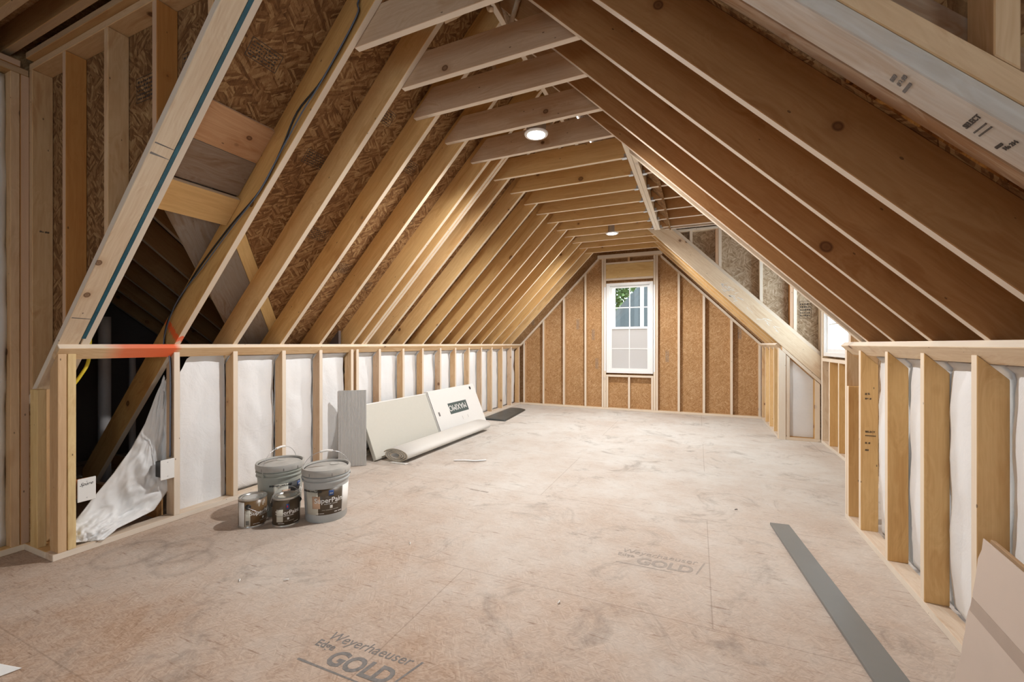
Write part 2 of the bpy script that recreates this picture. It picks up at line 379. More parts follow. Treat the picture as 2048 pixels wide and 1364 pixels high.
def lathe(name, prof, mat, parent=None, seg=48, M=None, smooth=True):
    bm = bmesh.new(); rings = []
    for r, z in prof:
        if r < 1e-6: rings.append([bm.verts.new((0, 0, z))])
        else: rings.append([bm.verts.new((r*math.cos(2*PI*k/seg), r*math.sin(2*PI*k/seg), z)) for k in range(seg)])
    for a, b in zip(rings, rings[1:]):
        for k in range(seg):
            k2 = (k+1) % seg
            if len(a) == 1 and len(b) == 1: continue
            if len(a) == 1: bm.faces.new((a[0], b[k2], b[k]))
            elif len(b) == 1: bm.faces.new((a[k], a[k2], b[0]))
            else: bm.faces.new((a[k], a[k2], b[k2], b[k]))
    me = bpy.data.meshes.new(name); bmesh.ops.recalc_face_normals(bm, faces=bm.faces); bm.to_mesh(me); bm.free()
    o = link_mesh(name, me, mat, M, parent, smooth)
    me.set_sharp_from_angle(angle=math.radians(40)) if hasattr(me, 'set_sharp_from_angle') else None
    return o
def text_mesh(s, size=.1, extrude=.0004, shear=0, bold=0, align='LEFT'):
    c = bpy.data.curves.new('lettering', 'FONT'); c.body = s; c.size = size; c.extrude = extrude; c.shear = shear; c.offset = bold; c.align_x = align; c.resolution_u = 3
    o = bpy.data.objects.new('lettering_source', c); COL.objects.link(o)
    dg = bpy.context.evaluated_depsgraph_get(); dg.update()
    me = bpy.data.meshes.new_from_object(o.evaluated_get(dg)); bpy.data.objects.remove(o); bpy.data.curves.remove(c)
    return me
def text(name, s, origin, ex, ey, size, mat, parent=None, **kw):
    me = text_mesh(s, size, **kw); ex = Vector(ex).normalized(); ey = Vector(ey); ey = (ey-ex*ey.dot(ex)).normalized(); ez = ex.cross(ey)
    M = Matrix(((ex.x, ey.x, ez.x, origin[0]), (ex.y, ey.y, ez.y, origin[1]), (ex.z, ey.z, ez.z, origin[2]), (0, 0, 0, 1)))
    me.transform(M)
    o = bpy.data.objects.new(name, me); COL.objects.link(o); me.materials.clear(); me.materials.append(mat)
    if parent: o.parent = parent; o.matrix_parent_inverse = parent.matrix_world.inverted()
    return o
def adopt(o, parent):
    o.parent = parent; o.matrix_parent_inverse = parent.matrix_world.inverted(); return o

# ------------------------------------------------------------------ dimensions
XL, XR, YG = -3.30, .95, 7.93          # knee-wall faces and gable-wall framing face
M_ = 1.02                              # roof pitch (rise per metre)
ZL, ZR = 1.22, 1.235                   # rafter underside at the knee walls
CZ = 2.84                              # underside of the collar ties
CS = 1/math.sqrt(1+M_*M_); SN = M_*CS  # cos, sin of the pitch
VD = 1/CS                              # vertical distance per perpendicular distance
RD = .184                              # rafter depth
XRIDGE = (XL+XR)/2-.0074/1.02; ZRIDGE = ZL+M_*(XRIDGE-XL)
zl = lambda x: ZL+M_*(x-XL)
zr = lambda x: ZR+M_*(XR-x)
def left_rafter(name, y0, y1, mat, xa=-4.55, xb=XRIDGE-.02, depth=RD, off=0):
    v = depth*VD; o = off*VD
    return xz(name, y0, y1, [(xa, zl(xa)+o), (xb, zl(xb)+o), (xb, zl(xb)+v+o), (xa, zl(xa)+v+o)], mat)
def right_rafter(name, y0, y1, mat, xa=2.15, xb=XRIDGE+.02, depth=RD, off=0):
    v = depth*VD; o = off*VD
    return xz(name, y0, y1, [(xa, zr(xa)+v+o), (xb, zr(xb)+v+o), (xb, zr(xb)+o), (xa, zr(xa)+o)], mat, along=(-CS, SN))

# ------------------------------------------------------------------ setting: floor
bm = bmesh.new(); multi_box(bm, -5.9, 2.3, -3.2, 8.1, -.25, 0)
tag(bm_obj('floor', bm, FLOOR), 'dusty strand board subfloor with faded printed lettering', kind='structure')
# setting: gable wall sheathing
gb = YG+.09
def gable_top(x): return min(zl(x), zr(x))+RD*VD
bm = bmesh.new()
def gpoly(pts):
    lo = [bm.verts.new((x, gb, z)) for x, z in pts]; hi = [bm.verts.new((x, gb+.014, z)) for x, z in pts]
    bm.faces.new(lo); bm.faces.new(hi[::-1])
    for i in range(len(pts)): bm.faces.new((lo[i], lo[(i+1) % len(pts)], hi[(i+1) % len(pts)], hi[i]))
W1 = (-1.565, -.725, .685, 2.345)      # window opening x0,x1,z0,z1
gpoly([(-4.6, 0), (W1[0], 0), (W1[0], gable_top(W1[0])), (-4.6, gable_top(-4.6))])
gpoly([(W1[1], 0), (2.2, 0), (2.2, gable_top(2.2)), (W1[1], gable_top(W1[1]))])
gpoly([(W1[0], 0), (W1[1], 0), (W1[1], W1[2]), (W1[0], W1[2])])
gpoly([(W1[0], W1[3]), (W1[1], W1[3]), (W1[1], gable_top(W1[1])), (XRIDGE, gable_top(XRIDGE)), (W1[0], gable_top(W1[0]))])
me = bpy.data.meshes.new('wall_back'); bmesh.ops.recalc_face_normals(bm, faces=bm.faces)
for v_ in bm.verts: v_.co = Vector((v_.co.z, v_.co.x, -(gb-v_.co.y)))     # board lies in local XY, strands upright
bm.to_mesh(me); bm.free()
Mw = Matrix(((0, 1, 0, 0), (0, 0, 1, gb), (1, 0, 0, 0), (0, 0, 0, 1)))
tag(link_mesh('wall_back', me, OSB_WALL, Mw), 'orange strand board gable wall behind the studs', kind='structure')

def roof_panel(name, side, poly, mat, off=RD, th=.013):
    """poly in (x, y); lies on the roof plane, off above the rafter undersides."""
    if side == 'L':
        e1 = Vector((CS, 0, SN)); o = Vector((XL, 0, ZL)); s = [((x-XL)/CS, y) for x, y in poly]
    else:
        e1 = Vector((-CS, 0, SN)); o = Vector((XR, 0, ZR)); s = [((XR-x)/CS, y) for x, y in poly]
    e2 = Vector((0, 1, 0)); up = e1.cross(e2) if side == 'L' else e1.cross(e2)
    nrm = Vector((-SN, 0, CS)) if side == 'L' else Vector((SN, 0, CS))
    if up.dot(nrm) < 0: base = o+nrm*(off+th)
    else: base = o+nrm*off
    return prism(name, base, e1, e2, s, th, mat, None, 0)
yv = lambda x: 1.907-(x+2.686)*1.19    # valley line on the left roof plane
# left slope sheathing, cut along the valley where the wing roof meets it
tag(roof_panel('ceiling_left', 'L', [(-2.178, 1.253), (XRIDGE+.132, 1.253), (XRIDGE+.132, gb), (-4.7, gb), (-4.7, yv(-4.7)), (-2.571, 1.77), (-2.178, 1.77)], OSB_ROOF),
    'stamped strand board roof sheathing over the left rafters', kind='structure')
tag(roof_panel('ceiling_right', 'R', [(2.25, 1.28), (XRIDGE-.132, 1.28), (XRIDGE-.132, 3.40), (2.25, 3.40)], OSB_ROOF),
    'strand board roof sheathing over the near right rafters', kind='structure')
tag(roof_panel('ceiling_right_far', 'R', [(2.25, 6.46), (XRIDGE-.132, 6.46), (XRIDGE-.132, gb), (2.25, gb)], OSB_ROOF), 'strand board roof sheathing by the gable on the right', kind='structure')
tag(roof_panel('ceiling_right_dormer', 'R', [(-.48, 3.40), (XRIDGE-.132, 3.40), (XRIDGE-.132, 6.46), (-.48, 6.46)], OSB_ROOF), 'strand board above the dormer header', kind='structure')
tag(box('ceiling_dormer', -.66, 1.62, 3.38, 6.50, 3.035, 3.05, OSB_WALL, bevel=0), 'flat strand board dormer ceiling', kind='structure')

# dormer (right, far): cheek and front wall sheathing
def wall_with_hole(name, axis, pos, th, a0, a1, z0, z1, hole, mat, label):
    bm = bmesh.new(); h0, h1, k0, k1 = hole
    parts = [(a0, h0, z0, z1), (h1, a1, z0, z1), (h0, h1, z0, k0), (h0, h1, k1, z1)]
    for p in parts:
        if axis == 'x': multi_box(bm, pos, pos+th, p[0], p[1], p[2], p[3])
        else: multi_box(bm, p[0], p[1], pos, pos+th, p[2], p[3])
    for v_ in bm.verts:
        c = v_.co.copy(); v_.co = Vector((c.z, c.y, c.x)) if axis == 'x' else Vector((c.z, c.x, c.y))
    M = Matrix(((0, 0, 1, 0), (0, 1, 0, 0), (1, 0, 0, 0), (0, 0, 0, 1))) if axis == 'x' else Matrix(((0, 1, 0, 0), (0, 0, 1, 0), (1, 0, 0, 0), (0, 0, 0, 1)))
    return tag(bm_obj(name, bm, mat, M), label, kind='structure')
W2 = (5.30, 6.26, 1.075, 2.45)
wall_with_hole('wall_right_dormer', 'x', 1.49, .014, 3.36, 6.50, 0, 3.04, W2, OSB_GREY, 'strand board front wall of the right dormer')
def xz_sheet(name, y0, y1, pts, mat, label):
    o = xz(name, y0, y1, pts, mat, along=(0, 1), bevel=0); return tag(o, label, kind='structure')
xz_sheet('wall_dormer_cheek', 6.475, 6.488, [(1.49, 0), (1.49, 3.04), (-.62, 3.04), (-.62, 2.88), (-.4, zr(-.4)), (1.3, zr(1.3)+.05), (1.3, 0)][::-1], OSB_GREY, 'aged strand board cheek wall of the dormer')
xz_sheet('wall_dormer_near_cheek', 3.40, 3.413, [(1.49, zr(1.49)), (1.49, 3.04), (-.66, 3.04), (-.66, zr(-.66)+.15), (-.5, zr(-.5)+.2)][::-1], OSB_GREY, 'strand board cheek of the dormer toward the camera')

# near part of the room around the camera: dormers on both sides
XOL, XOR = -3.65, 1.45
wall_with_hole('wall_left', 'x', XOL-.105, .014, -3.2, 1.24, 0, 3.09, (-2.6, -2.0, 1.0, 2.2), OSB_WALL, 'strand board outer wall of the left dormer')
wall_with_hole('wall_right', 'x', XOR+.09, .014, -3.2, 1.24, 0, 3.1, (-1.3, -.1, 1.0, 2.2), OSB_WALL, 'strand board outer wall of the near right dormer')
wall_with_hole('wall_front', 'y', -3.11, .014, -3.76, 1.55, 0, 3.1, (-1.9, -.4, .8, 2.1), OSB_WALL, 'strand board wall behind the camera')
tag(box('ceiling_near', -3.76, 1.56, -3.1, 1.27, 3.075, 3.09, OSB_WALL, bevel=0), 'strand board ceiling over the two near dormers', kind='structure')
xz_sheet('wall_left_cheek', 1.2405, 1.2465, [(-3.74, 3.09), (-1.45, 3.09), (-1.70, zl(-1.70)+.054), (-3.74, zl(-3.74)+.054)], OSB_ROOF, 'stamped strand board cheek wall behind the left studs')
xz_sheet('wall_right_cheek', 1.272, 1.28, [(1.54, 3.09), (XRIDGE+.3, 3.09), (XRIDGE+.3, zr(XRIDGE+.3)+.2), (1.54, zr(1.54))], OSB_ROOF, 'strand board cheek wall behind the stamped sloping plate')
xz_sheet('wall_near_crown', 1.252, 1.26, [(-2.3, 2.9), (-2.3, 3.09), (XRIDGE+.3, 3.09), (XRIDGE+.3, 3.70), (XRIDGE-.1, 3.70)][::-1], OSB_ROOF, 'strand board closing the roof peak near the camera')
# wing attic behind the left slope
WA = lambda y: 2.38-.8*(y-1.5)
bm = bmesh.new()
multi_box(bm, -5.9, -5.86, 1.25, 5.2, 0, 3.2); multi_box(bm, -5.9, -3.70, 1.21, 1.249, 0, 3.2)
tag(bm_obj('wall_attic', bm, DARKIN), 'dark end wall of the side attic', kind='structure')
bm = bmesh.new()
top = [(-5.9, 1.255), (-1.95, 1.255), (-2.05, 1.27), (-4.75, yv(-4.75)+.1), (-4.75, 4.75), (-5.9, 4.75)]
lo = [bm.verts.new((x, y, WA(y)+.24)) for x, y in top]; hi = [bm.verts.new((x, y, WA(y)+.26)) for x, y in top]
bm.faces.new(lo[::-1]); bm.faces.new(hi)
for i in range(len(top)): bm.faces.new((lo[i], lo[(i+1) % 6], hi[(i+1) % 6], hi[i]))
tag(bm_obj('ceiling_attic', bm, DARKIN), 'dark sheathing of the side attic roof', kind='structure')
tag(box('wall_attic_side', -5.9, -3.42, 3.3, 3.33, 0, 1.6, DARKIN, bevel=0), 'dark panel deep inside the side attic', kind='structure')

# ------------------------------------------------------------------ left slope rafters
LR = [1.73, 2.13, 2.535, 2.945, 3.35, 3.50, 3.542, 3.79, 4.19, 4.59, 5.0, 5.41, 5.82, 6.22, 6.64, 7.06, 7.47]
left_rafters = []
for i, y in enumerate(LR):
    m = HONEY if i != 0 else PAINTED2
    o = left_rafter('rafter', y, y+.038, m)
    left_rafters.append(o)
    d = {0: 'honey pine rafter carrying the black cable on the left slope'}.get(i, f'honey pine rafter on the left slope, {ORD[i-1]} one beyond the cabled rafter')
    tag(o, d, 'rafter', 'rafters of the left slope')
o = left_rafter('rafter', 1.249, 1.287, PALE, xa=-3.66, xb=-1.60)
tag(o, 'pale rafter edged with blue tape beside the leaning cheek plate on the left', 'rafter')
n_ = Vector((SN, 0, -CS)); e_ = Vector((CS, 0, SN)); p0 = Vector((-3.27, 0, zl(-3.27)))
tp = prism('seam_tape', Vector((-3.27, 1.249, zl(-3.27)))+n_*.0006, e_, (0, 1, 0), [(0, -.009), (2.2, -.009), (2.2, .009), (0, .009)], .0006, TAPE, None, 0)
adopt(tp, o)
v = .038*VD
o = xz('sloping_plate', 1.15, 1.2395, [(-3.70, zl(-3.70)), (-1.62, zl(-1.62)), (-1.62, zl(-1.62)+v), (-3.70, zl(-3.70)+v)], PALE)
tag(o, 'pale scuffed sloping plate under the left cheek wall studs', 'plate')
for a, b in ((1.28, 1.292), (1.34, 1.347), (.2, .206)):
    s_ = prism('scuff', Vector((-3.3, 1.155, zl(-3.3)))+e_*a+n_*.0005, e_, (0, 1, 0), [(0, 0), (b-a, .002), (b-a-.01, .08), (.0, .085)], .0004, GREYINK, None, 0); adopt(s_, o)

# ------------------------------------------------------------------ right slope rafters
RR = [1.645, 2.05, 2.455, 2.845]
for i, y in enumerate(RR):
    tag(right_rafter('rafter', y, y+.038, WARM), f'brown rafter on the near right slope, {ORD[i]} one past the stamped grey plate', 'rafter', 'near rafters of the right slope')
tag(right_rafter('rafter', 3.215, 3.253, WARM), 'brown trimmer rafter bordering the near side of the right dormer', 'rafter')
tag(right_rafter('rafter', 3.345, 3.383, PALE, xb=-.48), 'thin pale trimmer behind the dark gap at the right dormer', 'rafter')
tag(right_rafter('rafter', 1.228, 1.272, ROUGHW), 'rough sawn rafter under the grey stamped plate at top right', 'rafter')
def right_plate(name, y0, y1, xa, xb, mat, off=0, th=.038):
    vv = th*VD; oo = off*VD
    return xz(name, y0, y1, [(xa, zr(xa)+vv+oo), (xb, zr(xb)+vv+oo), (xb, zr(xb)+oo), (xa, zr(xa)+oo)], mat, along=(-CS, SN))
gp = right_plate('sloping_plate', 1.133, 1.226, 1.5, -.5, GREYW)
tag(gp, 'grey weathered sloping plate with black grade stamps at top right', 'plate')
tag(right_plate('sloping_plate', 1.133, 1.226, 1.5, -.5, TANFLAT, off=.039, th=.045), 'tan plate lying on the grey stamped plate at top right', 'plate')
er = Vector((-CS, 0, SN)); nr = Vector((-SN, 0, -CS))
def rp(x, y): return Vector((x, y, zr(x)))+nr*.0008
STD = ((0, -1, 0), (-CS, 0, SN))
text('grade_stamp', 'SELECT', rp(.520, 1.200), *STD, .0155, STAMP, gp, bold=.0006)
# the stamp block reads across the board
for dx, dy, s, sz in ((.533, 1.200, '========', .009), (.541, 1.200, '========', .009), (.568, 1.205, '####', .009), (.577, 1.195, 'No 214', .012), (.60, 1.175, '##', .010)):
    text('grade_stamp', s, rp(dx, dy), *STD, sz, STAMP, gp, bold=.0004)
for dx, dy, s, sz in ((.396, 1.195, '###', .013), (.408, 1.195, '# 2 ##', .013), (.420, 1.205, '######', .010)):
    text('grade_stamp', s, rp(dx, dy), *STD, sz, GREYINK, gp, bold=.0004)
# gable-end rafters on the right, beyond the dormer
tag(right_rafter('rafter', 6.34, 6.378, PALE, depth=.205), 'broad pale trimmer rafter crossing in front of the dormer cheek wall', 'rafter')
tag(right_plate('sloping_plate', 6.36, 6.45, 1.49, -.50, PINE, off=.206), 'narrow sloping plate on top of the broad pale trimmer rafter', 'plate')
for i, y in enumerate((6.64, 7.05, 7.46)):
    tag(right_rafter('rafter', y, y+.038, HONEY), f'rafter on the right slope near the gable window, {ORD[i]} behind the broad trimmer', 'rafter', 'gable end rafters of the right slope')
# ridge board and struts
tag(box('ridge_board', XRIDGE-.019, XRIDGE+.019, 1.27, gb-.02, ZRIDGE-.03, ZRIDGE+.22, PINE), 'ridge board running along the roof peak', 'ridge board')
for i, (x, y, dx) in enumerate(((-1.30, 2.02, .25), (-1.02, 2.05, -.1), (-1.22, 2.36, .2), (-.95, 2.4, -.2), (-1.25, 2.78, -.18), (-1.05, 2.82, .15), (-1.3, 3.6, .12))):
    o = tube('brace_strip', [(x, y, CZ+.19), (x+dx*.5, y+.05, 3.12), (x+dx, y+.08, 3.40)], .016, PALE, seg=4)
    tag(o, f'thin pale wood strip bracing above the collar ties, {ORD[i]} going away from the camera', 'brace', 'bracing strips above the collar ties')

# ------------------------------------------------------------------ collar ties
TD = .186
def tie(y, xl, xr, mat, header=False):
    cl = TD/M_   # end cut parallel to the roof
    xr_top = xr-cl*.9 if not header else xr
    pts = [(xl, CZ), (xr, CZ), (xr_top, CZ+TD), (xl+cl*.9, CZ+TD)]
    if not header: pts = [(xl, CZ), (xr, CZ), (xr+.0, CZ+.02), (xr_top, CZ+TD), (xl+cl*.9, CZ+TD), (xl, CZ+.02)]
    return xz('collar_tie', y, y+.038, pts, mat)
ties = [(1.770, -1.72, -.60), (2.170, -1.72, -.55), (2.495, -1.87, -.43), (2.905, -1.87, -.43), (3.31, -1.86, -.46)]
for i, (y, a, b) in enumerate(ties):
    tag(tie(y, a, b, TAN), f'tan collar tie spanning the near roof, {ORD[i]} one from the camera', 'collar tie', 'near collar ties')
far = [3.75, 4.15, 4.55, 4.96, 5.37, 5.78, 6.18]
for i, y in enumerate(far):
    o = tie(y, -1.85, -.562, HONEY, True)
    tag(o, f'pine collar tie ending at the bright header, {ORD[i]} along it', 'collar tie', 'collar ties hung on the header')
    hg = bmesh.new(); multi_box(hg, -.605, -.5635, y-.004, y+.042, CZ-.005, CZ-.001); multi_box(hg, -.585, -.5635, y-.003, y-.001, CZ-.004, CZ+.03); multi_box(hg, -.605, -.5635, y+.039, y+.042, CZ-.004, CZ+.10)
    h = bm_obj('joist_hanger', hg, METAL); adopt(h, o); h['label'] = 'bright steel hanger'
for i, y in enumerate((6.60, 7.02, 7.43)):
    tag(tie(y, -1.84, -.47, HONEY), f'pine collar tie near the gable window, {ORD[i]} past the header', 'collar tie', 'collar ties near the gable wall')
# dormer header
hd = empty('ceiling_header', (-.52, 3.64, CZ)); tag(hd, 'bright doubled header beam across the ends of the collar ties', 'beam')
adopt(box('ply', -.56, -.522, 3.39, 6.32, CZ-.002, CZ+.235, PALE), hd); adopt(box('ply', -.520, -.482, 3.39, 6.32, CZ-.002, CZ+.235, PALE), hd)
for i, y in enumerate((3.77, 4.17, 4.57, 4.98, 5.39, 5.80, 6.20)):
    o = box('dormer_joist', -.478, 1.50, y, y+.038, CZ, CZ+TD, WARM)
    tag(o, f'brown ceiling joist of the right dormer, {ORD[i]} along the header', 'joist', 'ceiling joists of the right dormer')
    hg = bmesh.new(); multi_box(hg, -.478, -.44, y-.004, y+.042, CZ-.005, CZ-.001); multi_box(hg, -.478, -.455, y-.003, y-.001, CZ-.004, CZ+.03)
    h = bm_obj('joist_hanger', hg, METAL); adopt(h, o); h['label'] = 'grey steel hanger'
# ------------------------------------------------------------------ dormer cheek framing (right, far)
tag(box('cheek_top_plate', -.28, 1.49, 6.375, 6.465, CZ-.05, CZ-.012, PALE), 'pale top plate over the dormer cheek studs', 'plate')
tag(box('cheek_top_board', -.42, 1.49, 6.295, 6.333, CZ-.01, CZ+.16, TAN), 'wide tan board above the dormer cheek studs', 'board')
for i, x in enumerate((-.10, .262, .745, 1.12, 1.40)):
    x1 = x+.038; z0 = zr(x)+.245*VD
    if CZ-.05-z0 < .05: z0 = CZ-.2
    o = xz('cheek_stud', 6.375, 6.465, [(x1, zr(x1)+.245*VD), (x1, CZ-.05), (x, CZ-.05), (x, zr(x)+.245*VD)], PALE if i else PINE, along=(0, 1))
    tag(o, f'pale stud of the right dormer cheek wall, {ORD[i]} from the header', 'stud', 'studs of the right dormer cheek wall')
    if i in (1, 3):
        xa = x-.04; o = xz('cheek_stud', 6.375, 6.465, [(xa+.038, zr(xa+.038)+.245*VD), (xa+.038, CZ-.05), (xa, CZ-.05), (xa, zr(xa)+.245*VD)], ORANGE, along=(0, 1))
        tag(o, f'orange stud doubled beside the {ORD[i]} cheek stud of the right dormer', 'stud')
# lower cheek framing, under the trimmer
vv = .038*VD
tag(xz('sloping_plate', 6.33, 6.419, [(1.42, zr(1.42)-vv-.004), (.99, zr(.99)-vv-.004), (.99, zr(.99)-.004), (1.42, zr(1.42)-.004)][::-1], PINE, along=(-CS, SN)), 'sloping plate above the small insulated panel by the dormer', 'plate')
tag(xz('post_stud', 6.325, 6.414, [(.952, 0.0), (.952, zr(.952)-.06), (1.03, zr(1.03)-.06), (1.03, 0.0)][::-1], PALE, along=(0, 1)), 'bright pale post ending the far right knee wall', 'stud')
tag(xz('cheek_stud', 6.33, 6.419, [(1.035, .038), (1.035, zr(1.035)-.065), (1.073, zr(1.073)-.065), (1.073, .038)][::-1], PINE, along=(0, 1)), 'stud beside the bright post at the small insulated panel', 'stud')
tag(xz('cheek_stud', 6.33, 6.419, [(1.335, .038), (1.335, zr(1.335)-.065), (1.392, zr(1.392)-.065), (1.392, .038)][::-1], HONEY, along=(0, 1)), 'stud on the window side of the small insulated panel', 'stud')
tag(box('bottom_plate', 1.032, 1.398, 6.33, 6.419, 0, .038, HONEY), 'short bottom plate under the small insulated panel', 'plate')

# ------------------------------------------------------------------ dormer front wall framing (X = 1.4)
XD = 1.40
tag(box('bottom_plate', XD, XD+.089, 3.40, 6.32, 0, .038, WHITEP), 'dusty bottom plate of the right dormer front wall', 'plate')
tag(box('window_sill_plate', XD, XD+.089, 5.26, 6.258, 1.01, 1.048, PINE), 'rough sill plate under the dormer window', 'plate')
tag(box('king_stud', XD, XD+.089, 6.262, 6.315, .038, 2.80, PALE), 'tall pale stud beside the dormer window next to the trimmer rafter', 'stud')
for i, y in enumerate((5.95, 5.60)):
    tag(box('cripple_stud', XD, XD+.089, y, y+.038, .038, 1.01, HONEY), ('short stud under the dormer window nearest the insulated panel', 'short stud under the dormer window nearest the right knee wall')[i], 'stud')
tag(box('king_stud', XD, XD+.089, 5.22, 5.258, .038, 2.80, PINE), 'tall stud on the near side of the dormer window', 'stud')
tag(box('top_plate', XD, XD+.089, 3.42, 6.32, 2.80, 2.838, PINE), 'top plate over the dormer window wall', 'plate')
tag(box('window_header', XD, XD+.089, 5.26, 6.258, 2.47, 2.70, PINE), 'wide header board over the dormer window', 'header')
for i, y in enumerate((4.8, 4.4, 4.0, 3.6)):
    tag(box('dormer_stud', XD, XD+.089, y, y+.038, .038, 2.80, PINE), f'stud of the dormer front wall, {ORD[i]} from the window toward the camera', 'stud', 'studs of the dormer front wall')

# ------------------------------------------------------------------ knee walls
def knee_top(name, side, y0, y1, mat, xface):
    # 2x4 laid flat against the rafter undersides
    L = .089; th = .038
    if side == 'L':
        P = Vector((XL, 0, ZL)); d = Vector((-CS, 0, -SN)); q = Vector((SN, 0, -CS))
    else:
        P = Vector((XR, 0, ZR)); d = Vector((CS, 0, -SN)); q = Vector((-SN, 0, -CS))
    a, b, c, e = P, P+d*L, P+d*L+q*th, P+q*th
    e1 = Vector((0, 1, 0)); e2 = d
    return prism(name, (P.x, y0, P.z) if e1.cross(e2).dot(q) > 0 else (P.x+q.x*th, y0, P.z+q.z*th), e1, e2, [(0, 0), (y1-y0, 0), (y1-y0, L), (0, L)], th, mat)
def knee_stud(name, side, y, mat, w=.038, depth=.089):
    if side == 'L':
        x0 = XL; x1 = XL-depth; zt = lambda x: zl(x)-.038*VD-.001
        pts = [(x0, .038), (x0, zt(x0)), (x1, zt(x1)), (x1, .038)]
    else:
        x0 = XR; x1 = XR+depth; zt = lambda x: zr(x)-.038*VD-.001
        pts = [(x0, .038), (x1, .038), (x1, zt(x1)), (x0, zt(x0))]
    return xz(name, y, y+w, pts, mat, along=(0, 1))
kt = knee_top('top_plate', 'L', 1.147, 7.93, PAINTED, XL); tag(kt, 'long tilted top plate of the left knee wall with orange paint', 'plate')
kp = box('bottom_plate', XL-.089, XL, 1.13, 7.93, 0, .038, WHITEP); tag(kp, 'long dusty bottom plate of the left knee wall', 'plate')
LS = [1.727, 2.132, 2.555, 2.95, 3.35, 3.425, 3.77, 4.19, 4.59, 5.01, 5.41, 5.82, 6.24, 6.63, 7.06, 7.47, 7.86]
for i, y in enumerate(LS):
    o = knee_stud('knee_wall_stud', 'L', y, PINE if i % 3 else TAN)
    tag(o, f'pine stud of the left knee wall, {ORD[i]} one beyond the open bay', 'stud', 'studs of the left knee wall')
tag(knee_stud('corner_stud', 'L', 1.192, YELLOW, .036), 'corner stud beside the white cover plate with handwriting', 'stud')
tag(knee_stud('corner_stud', 'L', 1.15, TANFLAT, .038), 'outermost corner stud at the near end of the left knee wall', 'stud')
# right knee wall, near
tag(knee_top('top_plate', 'R', .60, 3.665, PALE, XR), 'long tilted top plate of the near right knee wall', 'plate')
tag(box('bottom_plate', XR, XR+.089, .60, 3.665, 0, .038, WHITEP), 'bottom plate of the near right knee wall with white ragged edge', 'plate')
rs = []
for i, y in enumerate((3.625, 3.35, 2.935, 2.53, 2.13, 1.72, 1.3, .9)):
    o = knee_stud('knee_wall_stud', 'R', y, (PINE, HONEY, HONEY, HONEY, HONEY, HONEY, HONEY, HONEY)[i])
    rs.append(o)
    lab = 'tall stud ending the near right knee wall at the dormer' if i == 0 else f'wide yellow stud of the near right knee wall, {ORD[i-1]} from the dormer end'
    tag(o, lab, 'stud', 'studs of the near right knee wall')
o = xz('short_stud', 3.585, 3.622, [(XR, .038), (XR+.089, .038), (XR+.089, .93), (XR, .93)], HONEY, along=(0, 1)); tag(o, 'short stamped stud nailed against the end stud of the right knee wall', 'stud')
for (st, y, items) in ((rs[1], 3.3492, ((.90, '# %'), (.87, '#= #')), ), (rs[1], 3.3492, ((.66, 'SELECT'), (.635, '======'), (.59, '#. #'), (.545, '##')))):
    for z, s in items: text('grade_stamp', s, (XR+.022, y, z), (1, 0, 0), (0, 0, 1), .0155, STAMP, st, bold=.0005)
# right knee wall, far
tag(knee_top('top_plate', 'R', 6.42, 7.93, PALE, XR), 'short tilted top plate of the far right knee wall', 'plate')
tag(box('bottom_plate', XR, XR+.089, 6.42, 7.93, 0, .038, WHITEP), 'short bottom plate of the far right knee wall', 'plate')
for i, y in enumerate((6.68, 7.05, 7.45, 7.85)):
    tag(knee_stud('knee_wall_stud', 'R', y, HONEY if i != 3 else PINE), f'stud of the far right knee wall, {ORD[i]} behind the bright post', 'stud', 'studs of the far right knee wall')

# ------------------------------------------------------------------ left corner return and near left walls
tag(box('bottom_plate', -3.65, -3.39, 1.13, 1.24, 0, .04, HONEY), 'short bottom plate turning the corner at the left cheek wall', 'plate')
tag(box('short_stud', -3.575, -3.486, 1.13, 1.168, .04, .955, YELLOW), 'short bright yellow stud standing in the left corner', 'stud')
for i, x in enumerate((-3.46, -3.60)):
    o = xz('cripple_stud', 1.172, 1.238, [(x+.038, .04), (x+.038, zl(x+.038)-.002), (x, zl(x)-.002), (x, .04)], TANFLAT, along=(0, 1))
    tag(o, ('cripple stud right of the short yellow stud', 'cripple stud left of the short yellow stud')[i], 'stud')
for i, x in enumerate((-3.245, -2.805, -2.372, -1.95)):
    x1 = x+.038; t0 = .039*VD
    if zl(x1)+t0 > 2.84: continue
    o = xz('cheek_stud', 1.15, 1.239, [(x1, zl(x1)+t0), (x1, 2.848), (x, 2.848), (x, zl(x)+t0)], (ORANGE, TANFLAT, ORANGE, TANFLAT)[i], along=(0, 1))
    tag(o, f'tall {("orange", "tan", "orange", "tan")[i]} stud of the left cheek wall, {ORD[i]} from the corner', 'stud', 'studs of the left cheek wall')
o = xz('cheek_stud', 1.15, 1.239, [(-3.612, zl(-3.612)+.054), (-3.612, 2.848), (-3.65, 2.848), (-3.65, zl(-3.65)+.054)], TANFLAT, along=(0, 1)); tag(o, 'tall stamped stud in the corner of the left cheek wall', 'stud')
text('grade_stamp', '## =#', (-3.6112, 1.222, 1.90), (0, -1, 0), (0, 0, -1), .016, STAMP, o, bold=.0004)
tag(box('cheek_top_plate', -3.65, -1.83, 1.15, 1.24, 2.85, 2.888, TANFLAT), 'top plate over the left cheek wall studs', 'plate')
tag(box('cheek_top_plate', -3.60, -1.83, 1.12, 1.24, 2.89, 2.926, SHADEJ), 'upper of two top plates over the left cheek wall', 'plate')
